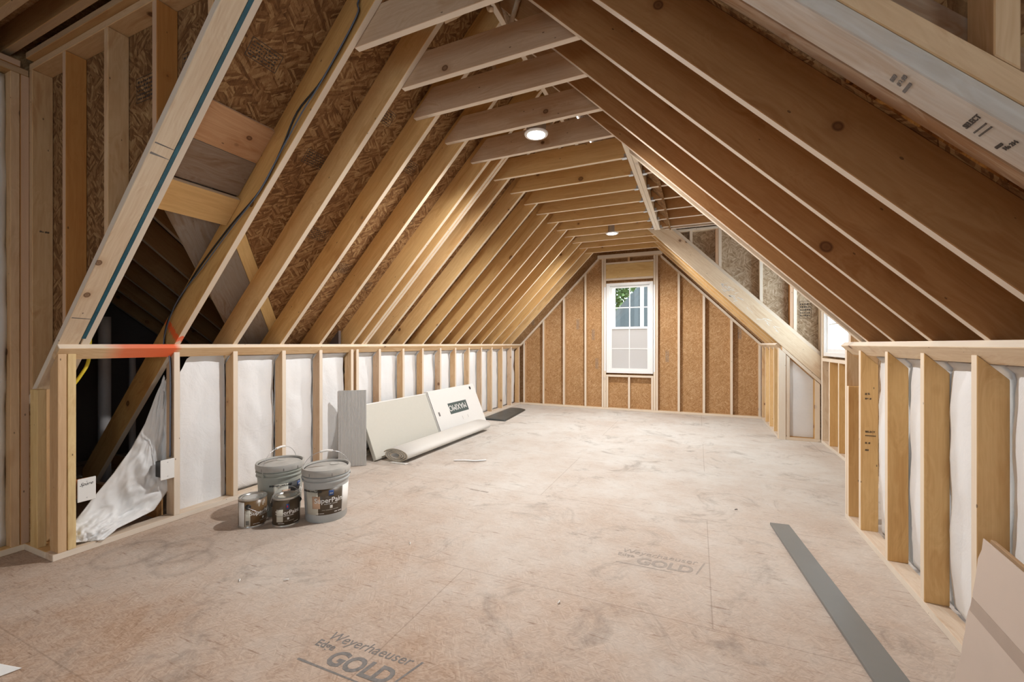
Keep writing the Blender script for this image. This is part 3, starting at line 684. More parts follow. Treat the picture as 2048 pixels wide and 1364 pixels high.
# outer left wall framing
for i, (y, m) in enumerate(((1.075, TANFLAT), (1.114, ORANGE), (.60, PINE), (.19, PINE))):
    tag(box('outer_wall_stud', XOL-.089, XOL, y, y+.037, .038, 2.81, m), ('yellowish outer wall stud beside the white insulation at far left', 'orange outer wall stud in the far left corner', 'outer wall stud left of the picture edge', 'outer wall stud farther left beside the camera')[i], 'stud')
tag(box('bottom_plate', XOL-.089, XOL, -3.0, 1.16, 0, .038, HONEY), 'bottom plate of the outer left wall', 'plate')
tag(box('top_plate', XOL-.089, XOL, -3.0, 1.148, 2.811, 2.848, SHADEJ), 'lower top plate of the outer left wall', 'plate')
tag(box('top_plate', XOL-.089, XOL, -3.0, 1.115, 2.85, 2.888, ORANGE), 'upper top plate of the outer left wall', 'plate')
for i, y in enumerate((1.045, .90, .50, .10, -.30, -.7)):
    if i == 0: o = box('ceiling_joist', -3.74, -1.55, 1.06, 1.098, 2.928, 3.07, SHADEJ)
    else: o = box('ceiling_joist', -3.74, -1.55, y, y+.038, 2.89, 3.07, SHADEJ)
    tag(o, ('dark ceiling joist resting beside the left cheek wall top plate', 'dark ceiling joist crossing the top left corner', 'ceiling joist above the left dormer behind the corner joist', 'ceiling joist over the left dormer beside the camera', 'ceiling joist over the left dormer near the camera', 'ceiling joist over the left dormer past the camera')[i], 'joist')
for i, y in enumerate((.7, .3, -.1)):
    tag(box('ceiling_joist', -.5, 1.54, y, y+.038, 2.89, 3.07, HONEY), ('first', 'second', 'third')[i]+' ceiling joist over the near right dormer', 'joist')
# right near cheek stud
o = xz('cheek_stud', 1.133, 1.224, [(.53, zr(.53)+.085*VD), (.53, 3.05), (.568, 3.05), (.568, zr(.568)+.085*VD)][::-1], TANFLAT, along=(0, 1)); tag(o, 'stud standing on the stamped grey plate at top right', 'stud')
o = xz('cheek_stud', 1.133, 1.224, [(.96, zr(.96)+.085*VD), (.96, 3.05), (.998, 3.05), (.998, zr(.998)+.085*VD)][::-1], PINE, along=(0, 1)); tag(o, 'stud on the stamped grey plate beyond the picture edge', 'stud')

# ------------------------------------------------------------------ gable wall framing
D = .086
tag(box('bottom_plate', XL, XR, YG, YG+D, 0, .038, PINE), 'bottom plate of the gable wall', 'plate')
gst = [(-3.235, 'first'), (-2.82, 'second'), (-2.40, 'third'), (-1.975, 'fourth')]
for x, w in gst:
    z0, z1 = zl(x)-.056, zl(x+.04)-.056
    tag(xz('gable_stud', YG, YG+D, [(x+.04, .038), (x+.04, z1), (x, z0), (x, .038)], PINE, along=(0, 1)), f'gable wall stud left of the window, {w} from the left knee wall', 'stud', 'gable studs left of the window')
for i, x in enumerate((-.32, .08, .50)):
    z0, z1 = zr(x)-.056, zr(x+.04)-.056
    tag(xz('gable_stud', YG, YG+D, [(x+.04, .038), (x+.04, z1), (x, z0), (x, .038)], PINE, along=(0, 1)), f'gable wall stud right of the window, {ORD[i]} from it', 'stud', 'gable studs right of the window')
tag(xz('gable_stud', YG, YG+D, [(.948, .038), (.948, zr(.948)-.056), (.908, zr(.908)-.056), (.908, .038)], PINE, along=(0, 1)), 'gable wall stud at the corner with the right knee wall', 'stud')
tag(xz('gable_plate', YG, YG+D, [(XL, zl(XL)-.054), (-1.70, zl(-1.70)-.054), (-1.70, zl(-1.70)), (XL, zl(XL))], PINE), 'sloping plate along the left rake of the gable wall', 'plate')
tag(xz('gable_plate', YG, YG+D, [(XR, zr(XR)), (-.60, zr(-.60)), (-.60, zr(-.60)-.054), (XR, zr(XR)-.054)], PINE, along=(-CS, SN)), 'sloping plate along the right rake of the gable wall', 'plate')
tag(box('gable_top_board', -1.72, -.57, YG-.02, YG+D, CZ-.03, CZ+.04, PINE), 'horizontal board closing the top of the gable wall', 'board')
for x0, lab in ((-1.645, 'king stud directly left of the gable window'), (-1.604, 'jack stud touching the left side of the gable window'), (-.722, 'jack stud touching the right side of the gable window'), (-.681, 'king stud directly right of the gable window')):
    tag(box('window_stud', x0, x0+.038, YG, YG+D, .038, CZ-.03, PINE), lab, 'stud')
tag(box('window_header', -1.564, -.724, YG, YG+D, 2.44, 2.70, YELLOW), 'wide yellow header board over the gable window', 'header')
tag(box('header_plate', -1.564, -.724, YG, YG+D, 2.702, 2.735, PINE), 'flat plate on top of the gable window header', 'plate')
tag(box('header_plate', -1.564, -.724, YG, YG+D, 2.40, 2.438, PINE), 'flat plate under the gable window header', 'plate')
tag(box('cripple_stud', -1.17, -1.132, YG, YG+D, 2.737, CZ-.03, PINE), 'tiny cripple above the gable window header', 'stud')
tag(box('window_sill_plate', -1.564, -.724, YG, YG+D, .612, .65, PINE), 'rough sill plate under the gable window', 'plate')
for x0, lab in ((-1.562, 'short stud under the left end of the gable window sill'), (-1.165, 'short stud under the middle of the gable window'), (-.762, 'short stud under the right end of the gable window sill')):
    tag(box('cripple_stud', x0, x0+.038, YG, YG+D, .038, .611, PINE), lab, 'stud')

# ------------------------------------------------------------------ windows
def window(name, origin, ex, w, h, label, muntins=True, lower_film=True):
    """Double-hung vinyl window. ex = direction of width as seen from inside, y-axis of window points outdoors."""
    ex = Vector(ex); ez = Vector((0, 0, 1)); ey = ez.cross(ex)    # outward
    M = Matrix(((ex.x, ey.x, 0, origin[0]), (ex.y, ey.y, 0, origin[1]), (ex.z, ey.z, 1, origin[2]), (0, 0, 0, 1)))
    root = empty(name); root.matrix_world = M; tag(root, label, kind='structure')
    def part(nm, boxes, mat, par):
        bm = bmesh.new()
        for b in boxes: multi_box(bm, *b)
        me = bpy.data.meshes.new(nm); bmesh.ops.recalc_face_normals(bm, faces=bm.faces); bm.to_mesh(me); bm.free()
        o = bpy.data.objects.new(nm, me); COL.objects.link(o); me.materials.append(mat); o.parent = par
        return o
    f = .045
    part('window_frame', [(0, f, -.01, .10, 0, h), (w-f, w, -.01, .10, 0, h), (f, w-f, -.01, .10, h-f, h), (f, w-f, -.01, .10, 0, f),
                          (f, f+.012, .0, .09, f, h-f), (w-f-.012, w-f, .0, .09, f, h-f)], DUSTW, root)
    mid = h*.495
    for nm, z0, z1, y0 in (('upper_sash', mid-.02, h-f, .05), ('lower_sash', f, mid+.03, .015)):
        g = .042; a, b = f+.012, w-f-.012
        sash = part(nm, [(a, a+g, y0, y0+.032, z0, z1), (b-g, b, y0, y0+.032, z0, z1), (a+g, b-g, y0, y0+.032, z1-g, z1), (a+g, b-g, y0, y0+.032, z0, z0+g)], DUSTW, root)
        cx, cz = (a+b)/2, (z0+z1)/2
        if muntins: part('muntin', [(cx-.009, cx+.009, y0+.008, y0+.026, z0+g, z1-g), (a+g, cx-.009, y0+.009, y0+.025, cz-.009, cz+.009), (cx+.009, b-g, y0+.009, y0+.025, cz-.009, cz+.009)], DUSTW, sash)
        filmy = lower_film and nm == 'lower_sash'
        part('filmed_pane' if filmy else 'pane', [(a+g, b-g, y0+.015, y0+.019, z0+g, z1-g)], FILM if filmy else GLASS, sash)
    return root
window('window_1', (W1[0]+.005, YG+.01, W1[2]), (1, 0, 0), W1[1]-W1[0]-.01, W1[3]-W1[2], 'white double hung window in the middle of the gable wall')
window('window_2', (1.42, W2[1], W2[2]), (0, -1, 0), W2[1]-W2[0], W2[3]-W2[2], 'white window in the right dormer seen at a steep angle', lower_film=False)
box('reveal', 0, 0, 0, 0, 0, 0, DUSTW) if False else None
for nm, org, ex in (('window_3', (XOL-.02, -2.6, 1.0), (0, 1, 0)), ('window_4', (XOR+.02, -.1, 1.0), (0, -1, 0))):  # unseen dormer windows, sized by how much light they let in
    window(nm, org, ex, .6 if nm == 'window_3' else 1.2, 1.2, 'unseen window in a near dormer beside the camera, sized for the light', lower_film=False)
window('window_5', (-.4, -3.03, .8), (-1, 0, 0), 1.5, 1.3, 'wide unseen window added behind the camera for fill light', lower_film=False)  # unseen back window, added and sized as fill
# nailing flanges seen around the gable window
for i, (x0, x1) in enumerate(((W1[0]-.034, W1[0]-.002), (W1[1]+.002, W1[1]+.03))):
    tag(box('flashing_strip', x0, x1, YG-.003, YG-.0005, .72, 2.28, POLY, bevel=0), ('left', 'right')[i]+' strip of pale flashing beside the gable window', 'flashing')

# ------------------------------------------------------------------ recessed lights
def can_light(x, y, label, power=200, spread=165):
    r = empty('recessed_light', (x, y, CZ-.004)); tag(r, label, 'ceiling light', 'recessed lights')
    lathe('trim_ring', [(.062, .03), (.064, .002), (.07, -.008), (.088, -.006), (.092, .002), (.088, .008), (.07, .01)], DUSTW, r, 40)
    em = plain('lamp_lens', (1, .95, .88), .4, emis=(1, .93, .82), estr=22) if 'lamp_lens' not in bpy.data.materials else bpy.data.materials['lamp_lens']
    lathe('lens', [(0, -.004), (.05, -.003), (.0635, .001), (.0635, .004), (0, .004)], em, r, 40)
    lathe('can', [(.0, .12), (.075, .12), (.075, .012), (.065, .012)], METAL, r, 32)
    l = bpy.data.lights.new('recessed_lamp', 'SPOT'); l.energy = power; l.color = (1, .97, .94); l.spot_size = math.radians(spread); l.spot_blend = .5; l.shadow_soft_size = .06
    lo_ = bpy.data.objects.new('recessed_lamp', l); COL.objects.link(lo_); lo_.location = (x, y, CZ-.03)
can_light(-1.138, 3.055, 'lit white recessed light nearer the camera, between two tan ties')
can_light(-1.143, 6.24, 'small lit recessed light farther off near the gable wall')
can_light(-1.14, -.1, 'added fill light above and behind the camera', 40, 95)  # unseen lamp added to brighten the near end of the room

# ------------------------------------------------------------------ insulation
def batt(name, side, y0, y1, z0, z1f, face, bulge=.02, seed=0, cut=None, nx=16, nz=44):
    bm = bmesh.new(); g = []
    sgn = 1 if side == 'L' else -1
    for i in range(nz+1):
        row = []
        for j in range(nx+1):
            u = j/nx; y = y0+(y1-y0)*u
            zt = z1f if not cut else z1f
            z = z0+(zt-z0)*(i/nz)
            nzv = mnoise.noise(Vector((y*6+seed, z*3.2, seed*1.7)))*.016+(1-abs(mnoise.noise(Vector((y*9+seed, z*5+u*3, seed))))*2)*.006
            e = max(0, math.sin(PI*u))**.4*math.sin(PI*min(1, max(0, i/nz)))**.25
            x = face+sgn*(bulge*e+nzv)
            if side == 'L' and face > -3.6: x = max(x, XL+(z-ZL)/M_+.006)
            if side == 'R': x = min(x, XR-(z-ZR)/M_-.006)
            wob = mnoise.noise(Vector((seed*3+j*.1, z*7, 2)))*.012-(.004 if j else -.004) if j in (0, nx) else 0
            row.append(bm.verts.new((x, y+(wob if j in (0, nx) else 0), z)))
        g.append(row)
    for i in range(nz):
        for j in range(nx): bm.faces.new((g[i][j], g[i][j+1], g[i+1][j+1], g[i+1][j]))
    back = face-sgn*.06
    o = bm_obj(name, bm, POLY, None, None, True)
    md = o.modifiers.new('thickness', 'SOLIDIFY'); md.thickness = .012; md.offset = 0
    return o
ins = list(zip(LS[:-1], LS[1:]))
k = 0
for a, b in ins:
    if b-a < .15 or a == LS[0]: continue
    o = batt('insulation_batt', 'L', a+.02, b+.018, .03, 1.125, XL-.135, .045, k)
    tag(o, f'white faced insulation bulging in the left knee wall, {ORD[k+1]} bay past the open one', 'insulation', 'insulation bays of the left knee wall'); k += 1
# first bay: sheet hangs with a slanted top corner
bm = bmesh.new(); g = []
for i in range(27):
    row = []
    for j in range(13):
        u = j/12; y = 1.765+(2.135-1.765)*u
        ztop = 1.135 if u > .28 else 1.135-.22*(1-u/.28)
        z = .035+(ztop-.035)*i/26
        x = XL-.105+.02*math.sin(PI*u)**.5+mnoise.noise(Vector((y*7, z*3, 4)))*.016+mnoise.noise(Vector((y*20, z*8, 4)))*.006
        row.append(bm.verts.new((x, y, z)))
    g.append(row)
for i in range(26):
    for j in range(12): bm.faces.new((g[i][j], g[i][j+1], g[i+1][j+1], g[i+1][j]))
o = bm_obj('insulation_batt', bm, POLY, None, None, True); tag(o, 'white insulation sheet with a slanted upper corner beside the cable drop', 'insulation')
# loose sheet sagging through the open bay
A = [(-3.43, 1.735, 1.00), (-3.44, 1.69, .86), (-3.46, 1.64, .68), (-3.48, 1.57, .52), (-3.47, 1.47, .38), (-3.45, 1.36, .26), (-3.42, 1.27, .16), (-3.41, 1.235, .11), (-3.39, 1.23, .05)]
B = [(-3.40, 1.735, .98), (-3.40, 1.75, .80), (-3.39, 1.76, .55), (-3.38, 1.755, .36), (-3.38, 1.73, .20), (-3.36, 1.64, .10), (-3.33, 1.53, .085), (-3.31, 1.42, .07), (-3.29, 1.345, .035)]
bm = bmesh.new(); g = []
def sample(C, t):
    f = t*(len(C)-1); i = min(int(f), len(C)-2); f -= i; return Vector(C[i]).lerp(Vector(C[i+1]), f)
NI, NJ = 110, 60
for i in range(NI+1):
    t = i/NI; a, b = sample(A, t), sample(B, t); row = []
    for j in range(NJ+1):
        u = j/NJ; p = a.lerp(b, u); w = math.sin(PI*u)**.6
        q = Vector((u*2.6+t*1.5, t*5.5-u*1.2, 1.3))
        ridge = 1-abs(mnoise.noise(q*1.6))*2.2
        ridge2 = 1-abs(mnoise.noise(q*3.9+Vector((4, 1, 0))))*2.2
        fold = (ridge*.020+ridge2*.006+mnoise.noise(q*.8)*.05)*w
        hang = Vector((0, 0, -.03*math.sin(PI*u)*(1-t)))
        row.append(bm.verts.new(p+hang+Vector((fold, -fold*.35, fold*.25))))
    g.append(row)
for i in range(NI):
    for j in range(NJ): bm.faces.new((g[i][j], g[i][j+1], g[i+1][j+1], g[i+1][j]))
o = bm_obj('loose_insulation_sheet', bm, SHEET, None, None, True); tag(o, 'crumpled white plastic sheet sagging through the open bay to the floor', 'plastic sheet')
md = o.modifiers.new('thickness', 'SOLIDIFY'); md.thickness = .003
# right knee wall
k = 0
RS = [.938, 1.338, 1.758, 2.168, 2.568, 2.973, 3.388]; RE = [1.3, 1.72, 2.13, 2.53, 2.935, 3.35, 3.585]
for a, b in list(zip(RS, RE))[::-1]:
    if b-a < .25: continue
    o = batt('insulation_batt', 'R', a-.018, b+.018, .03, 1.14, XR+.125, .048, 30+k)
    tag(o, f'white insulation between right knee wall studs, {ORD[k]} bay from the dormer end', 'insulation', 'insulation bays of the near right knee wall'); k += 1
for i, (a, b) in enumerate(((6.72, 7.05), (7.09, 7.45), (7.49, 7.85))):
    o = batt('insulation_batt', 'R', a-.003, b+.003, .03, 1.12, XR+.105, .02, 50+i); tag(o, f'white insulation in the far right knee wall, {ORD[i]} bay behind the bright post', 'insulation', 'insulation bays of the far right knee wall')
# small slanted panel
bm = bmesh.new(); g = []
for i in range(21):
    row = []
    for j in range(11):
        u = j/10; x = 1.072+(1.336-1.072)*u; zt = zr(x)-.07; z = .04+(zt-.04)*i/20
        row.append(bm.verts.new((x, 6.41-.012*math.sin(PI*u)+mnoise.noise(Vector((x*8, z*4, 9)))*.014, z)))
    g.append(row)
for i in range(20):
    for j in range(10): bm.faces.new((g[i][j], g[i][j+1], g[i+1][j+1], g[i+1][j]))
o = bm_obj('insulation_batt', bm, POLY, None, None, True); tag(o, 'small white insulated panel with slanted top below the broad trimmer rafter', 'insulation')
# outer left wall
o = batt('insulation_batt', 'L', .64, 1.078, .04, 2.80, XOL-.07, .035, 70); tag(o, 'tall white insulation at the far left edge', 'insulation')
o = batt('insulation_batt', 'L', .23, .60, .04, 2.80, XOL-.07, .035, 71); tag(o, 'tall white insulation beside the camera on the left', 'insulation')

# ------------------------------------------------------------------ side attic seen through the open roof bay
def wing_rafter(x, y0, y1, z_low=None):
    e1 = Vector((0, -1, .8)).normalized(); e2 = Vector((0, .8, 1)).normalized()
    L = math.hypot(1, .8)*(y1-y0)
    # local e3 = e1 x e2 = -X direction
    return prism('wing_rafter', (x, y1, WA(y1)), e1, e2, [(0, 0), (L, 0), (L, .18), (.0, .18)], .038, WARM)
for i, x in enumerate((-3.22, -3.64, -4.05, -4.46, -4.87, -5.28, -5.68)):
    yend = min(yv(x)-.10 if x > -4.7 else 4.3, 4.3)
    yend = min(yend, 3.28) if x < -3.42 else yend
    o = wing_rafter(x, 1.27, yend); tag(o, f'shadowed rafter of the side attic roof, {ORD[i]} one into the dark', 'rafter', 'rafters of the side attic')
def on_left_plane(x, y, off): return Vector((x, y, zl(x)))+Vector((-SN, 0, CS))*off
def valley_board(name, off, w0, w1, th, s0, s1, mat, label, cat, s0b=None):
    """Board lying on the left roof plane, parallel to the valley line; w0..w1 = distance down-left of the line."""
    p = on_left_plane(-2.686, 1.907, off); q = on_left_plane(-3.567, 1.907+.881*1.19, off); d = (q-p).normalized()
    nrm = Vector((-SN, 0, CS)); side = nrm.cross(d)
    if side.x > 0: side = -side
    e1, e2 = d, side
    o0 = p+(Vector((0, 0, 0)) if e1.cross(e2).dot(nrm) > 0 else nrm*th)
    return tag(prism(name, o0, e1, e2, [(s0, w0), (s1, w0), (s1, w1), (s0b if s0b is not None else s0, w1)], th, mat), label, cat)
valley_board('valley_plank', RD+.001, .090, .36, .03, -.80, 1.9, VALLEYW, 'grey weathered valley plank crossing behind the left rafters', 'plank', -.50)
valley_board('valley_strip', RD+.0005, .003, .088, .03, -.12, 1.9, YELLOW, 'bright yellow strip running along the grey valley plank', 'board')
def skip_plank(x0, x1, mat, label, y0=1.289, y1=1.729, off=RD-.026, th=.025):
    return tag(roof_panel('roof_plank', 'L', [(x0, y0), (x1, y0), (x1, y1), (x0, y1)], mat, off, th), label, 'plank')
def plank_dir(o): return o
o = prism('roof_plank', Vector((0, 0, 0)), (0, 1, 0), (1, 0, 0), [(0, 0), (.1, 0), (.1, .1), (0, .1)], .01, ORANGE, None, 0); bpy.data.objects.remove(o)
def bay_plank(xa, xb, mat, label, off, th, cat='plank', name='roof_plank'):
    w = (xb-xa)/CS; e1 = Vector((0, 1, 0)); e2 = Vector((CS, 0, SN)); nrm = Vector((-SN, 0, CS)); up = e1.cross(e2)
    o0 = on_left_plane(xa, 1.289, off+(th if up.dot(nrm) < 0 else 0))
    return tag(prism(name, o0, e1, e2, [(0, 0), (.439, 0), (.439, w), (0, w)], th, mat), label, cat)
bay_plank(-2.338, -2.176, wood('reddish_plank', [(.60, .36, .20)], .5, .8), 'reddish roof plank with a knot between the two nearest left rafters', RD-.022, .02)
bay_plank(-2.508, -2.340, wood('greybrown_plank', [(.30, .225, .17)], .4, .9), 'grey brown roof plank between the nearest left rafters', RD-.022, .02)
bay_plank(-2.650, -2.512, HONEY, 'bright honey blocking board under the grey brown plank', RD-.06, .036, 'blocking', 'blocking_board')
# brace and pipe in the dark
tag(tube('attic_brace', [(-3.75, 1.73+.02, .02), (-3.62, 1.76, .32), (-3.52, 1.78, .55)], .03, WARM, seg=4), 'short leaning brace in the dark attic opening', 'brace')
for i, (x, y) in enumerate(((-3.9, 2.3), (-4.5, 2.5))):
    tag(box('attic_joist', -5.6, -3.45, y-.6+i*.3, y-.56+i*.3, 0.001, .14, WARM), ('dark floor joist in the side attic opening', 'farther floor joist in the side attic')[i], 'joist')
tag(tube('drain_pipe', [(-4.6, 1.89, 0), (-4.6, 1.89, .7), (-4.6, 1.89, 1.45)], .042, PVC, seg=16), 'pale drain pipe standing in the dark side attic', 'pipe')
tag(tube('drain_pipe', [(-4.75, 2.15, .1), (-4.75, 2.15, .7), (-4.75, 2.15, 1.15)], .025, PVC, seg=12), 'thin vent pipe behind the pale drain pipe in the attic', 'pipe')

# printed panel stamps on the roof boards (illegible boxed marks) and chalk on the far trimmer
def boxed_mark(parent, P, ex, ey, w, h, mat):
    ex = Vector(ex).normalized(); ey = Vector(ey).normalized()
    bm = bmesh.new(); rr_ = random.Random(int(P.x*1000)+int(P.y*777))
    def q(x0, x1, y0, y1): bm.faces.new([bm.verts.new(P+ex*a+ey*b) for a, b in ((x0, y0), (x1, y0), (x1, y1), (x0, y1))])
    t = .0035
    q(0, w, 0, t); q(0, w, h-t, h); q(0, t, t, h-t); q(w-t, w, t, h-t); q(w*.5, w*.5+t*.7, h*.1, h*.9)
    for r_ in range(5):
        x = w*.07
        y = h*(.12+.165*r_)
        while x < w*.9:
            l_ = rr_.uniform(.006, .02); q(x, min(x+l_, w*.93), y, y+h*rr_.uniform(.05, .10)); x += l_+rr_.uniform(.003, .009)
    o = bm_obj('panel_stamp', bm, mat); adopt(o, parent); return o
cl_ = bpy.data.objects['ceiling_left']
for x, y in ((-1.98, 1.42), (-2.25, 1.98), (-2.62, 2.32), (-2.05, 2.72), (-2.35, 3.08), (-2.8, 2.75), (-1.9, 2.25), (-2.9, 3.12)):
    boxed_mark(cl_, on_left_plane(x, y, RD-.0008), (0, 1, 0), (CS, 0, SN), .17, .10, STAMP)
ck = bpy.data.objects['wall_left_cheek']
for x, z in ((-2.70, 2.48), (-2.98, 2.40), (-2.30, 2.5)): boxed_mark(ck, Vector((x, 1.2398, z)), (1, 0, 0), (0, 0, 1), .16, .13, STAMP)
dk = bpy.data.objects['wall_dormer_cheek']
boxed_mark(dk, Vector((1.20, 6.474, 1.55)), (1, 0, 0), (0, 0, 1), .13, .22, STAMP)
gw = bpy.data.objects['wall_back']
for x, z in ((-1.78, .75), (-1.85, 1.3), (-2.15, 1.5), (-.52, .9), (.62, 1.3), (-3.08, 1.6)):
    boxed_mark(gw, Vector((x, gb-.001, z)), (0, 0, 1), (1, 0, 0), .20, .05, GREYINK)
tr_ = [o for o in bpy.data.objects if o.get('label', '').startswith('broad pale trimmer')][0]
bm = bmesh.new(); rr_ = random.Random(5)
for k_ in range(34):
    x = rr_.uniform(.30, .95) if k_ > 16 else rr_.uniform(.30, .48); z = zr(x)+rr_.uniform(.06, .20); l_ = rr_.uniform(.03, .09); a_ = rr_.uniform(-1.1, .4)
    d_ = Vector((math.cos(a_), 0, math.sin(a_))); n2 = Vector((-d_.z, 0, d_.x))*rr_.uniform(.002, .005); c_ = Vector((x, 6.3392, z))
    bm.faces.new([bm.verts.new(c_-d_*l_/2-n2), bm.verts.new(c_+d_*l_/2-n2*.3), bm.verts.new(c_+d_*l_/2+n2*.3), bm.verts.new(c_-d_*l_/2+n2)])
adopt(bm_obj('chalk_marks', bm, WHITEL), tr_)

# ------------------------------------------------------------------ cables and boxes
cab = [(-1.45, 1.722, 3.28), (-1.640, 1.722, 3.045), (-1.655, 1.722, 2.957), (-1.90, 1.722, 2.69), (-2.10, 1.722, 2.55), (-2.23, 1.722, 2.36), (-2.41, 1.722, 2.15), (-2.69, 1.722, 1.965), (-2.99, 1.722, 1.74), (-3.20, 1.722, 1.55), (-3.36, 1.722, 1.38), (-3.405, 1.722, 1.22), (-3.34, 1.722, 1.14), (-3.32, 1.718, .974), (-3.32, 1.717, .66), (-3.322, 1.717, .445)]
tag(tube('black_cable', cab, .005, BLACKP, seg=8), 'black cable running down the left rafter and stud to a switch box', 'cable')
cab2 = [(x+(.03*math.sin(i*1.9)+.02 if 1 < i < 11 else .012), y-.009, z-.02*abs(math.sin(i*1.3)) if 1 < i < 11 else z) for i, (x, y, z) in enumerate(cab)]
tag(tube('blue_cable', cab2, .0035, BLUEC, seg=8), 'blue grey cable looping beside the black cable', 'cable')
tag(tube('yellow_cable', [(-3.43, 1.36, 1.45), (-3.415, 1.335, 1.28), (-3.41, 1.325, 1.12), (-3.40, 1.29, 1.04), (-3.41, 1.25, .965), (-3.42, 1.22, .92)], .009, YELC, seg=8), 'short yellow cable curving beside the corner stud', 'cable')
def elec_box(y0, z0, label, writing=None, mat=BOXBLUE):
    r = empty('electrical_box', (XL, y0, z0)); tag(r, label, 'electrical box')
    w, h = .082, .135
    b = box('box_body', XL-.07, XL-.006, y0+.008, y0+w-.012, z0+.015, z0+h-.015, mat); adopt(b, r)
    c = box('cover_plate', XL+.002, XL+.008, y0, y0+w, z0, z0+h, WHITEL, bevel=.002); adopt(c, r)
    for dz in (.02, h-.02):
        s_ = prism('screw', (XL+.008, y0+w/2-.003, z0+dz-.003), (0, 1, 0), (0, 0, 1), [(0, 0), (.006, 0), (.006, .006), (0, .006)], .001, METAL); s_.parent = c; s_.matrix_parent_inverse = c.matrix_world.inverted()
    if writing: text('handwriting', writing, (XL+.0085, y0+.008, z0+h*.68), (0, 1, .04), (0, 0, 1), .026, BLACKI, c, shear=.5)
    return r
elec_box(1.231, .297, 'white cover plate with black handwriting beside the corner stud', 'Spare')
elec_box(1.645, .303, 'blank white cover plate at the end of the black cable', None, BLACKB)
tag(tube('nail', [(-3.0, 1.0, 0), (-3.0, 1.01, 0), (-2.99, 1.02, 0)], .002, METAL, seg=4), 'nail', 'nail') if False else None

# ------------------------------------------------------------------ pails and cans
def curved_text(name, s, size, R, ang, z, mat, parent, bold=0, shear=0, extra=.0012):
    me = text_mesh(s, size, .0003, shear, bold, 'CENTER')
    for v_ in me.vertices:
        a = ang+v_.co.x/R; r = R+extra+v_.co.z
        v_.co = Vector((r*math.cos(a), r*math.sin(a), z+v_.co.y))
    o = bpy.data.objects.new(name, me); COL.objects.link(o); me.materials.clear(); me.materials.append(mat); o.parent = parent
    return o
def curved_patch(name, Rf, a0, a1, z0, z1, mat, parent, lift=.0008, th=.0005):
    bm = bmesh.new(); n = max(4, int((a1-a0)/.06)); g = []
    for i in range(n+1):
        a = a0+(a1-a0)*i/n
        g.append([bm.verts.new(((Rf(z)+lift+t)*math.cos(a), (Rf(z)+lift+t)*math.sin(a), z)) for z, t in ((z0, 0), (z1, 0), (z1, th), (z0, th))])
    for a, b in zip(g, g[1:]):
        for k in range(4): bm.faces.new((a[k], b[k], b[(k+1) % 4], a[(k+1) % 4]))
    bm.faces.new(g[0]); bm.faces.new(g[-1][::-1])
    return bm_obj(name, bm, mat, None, parent, True)
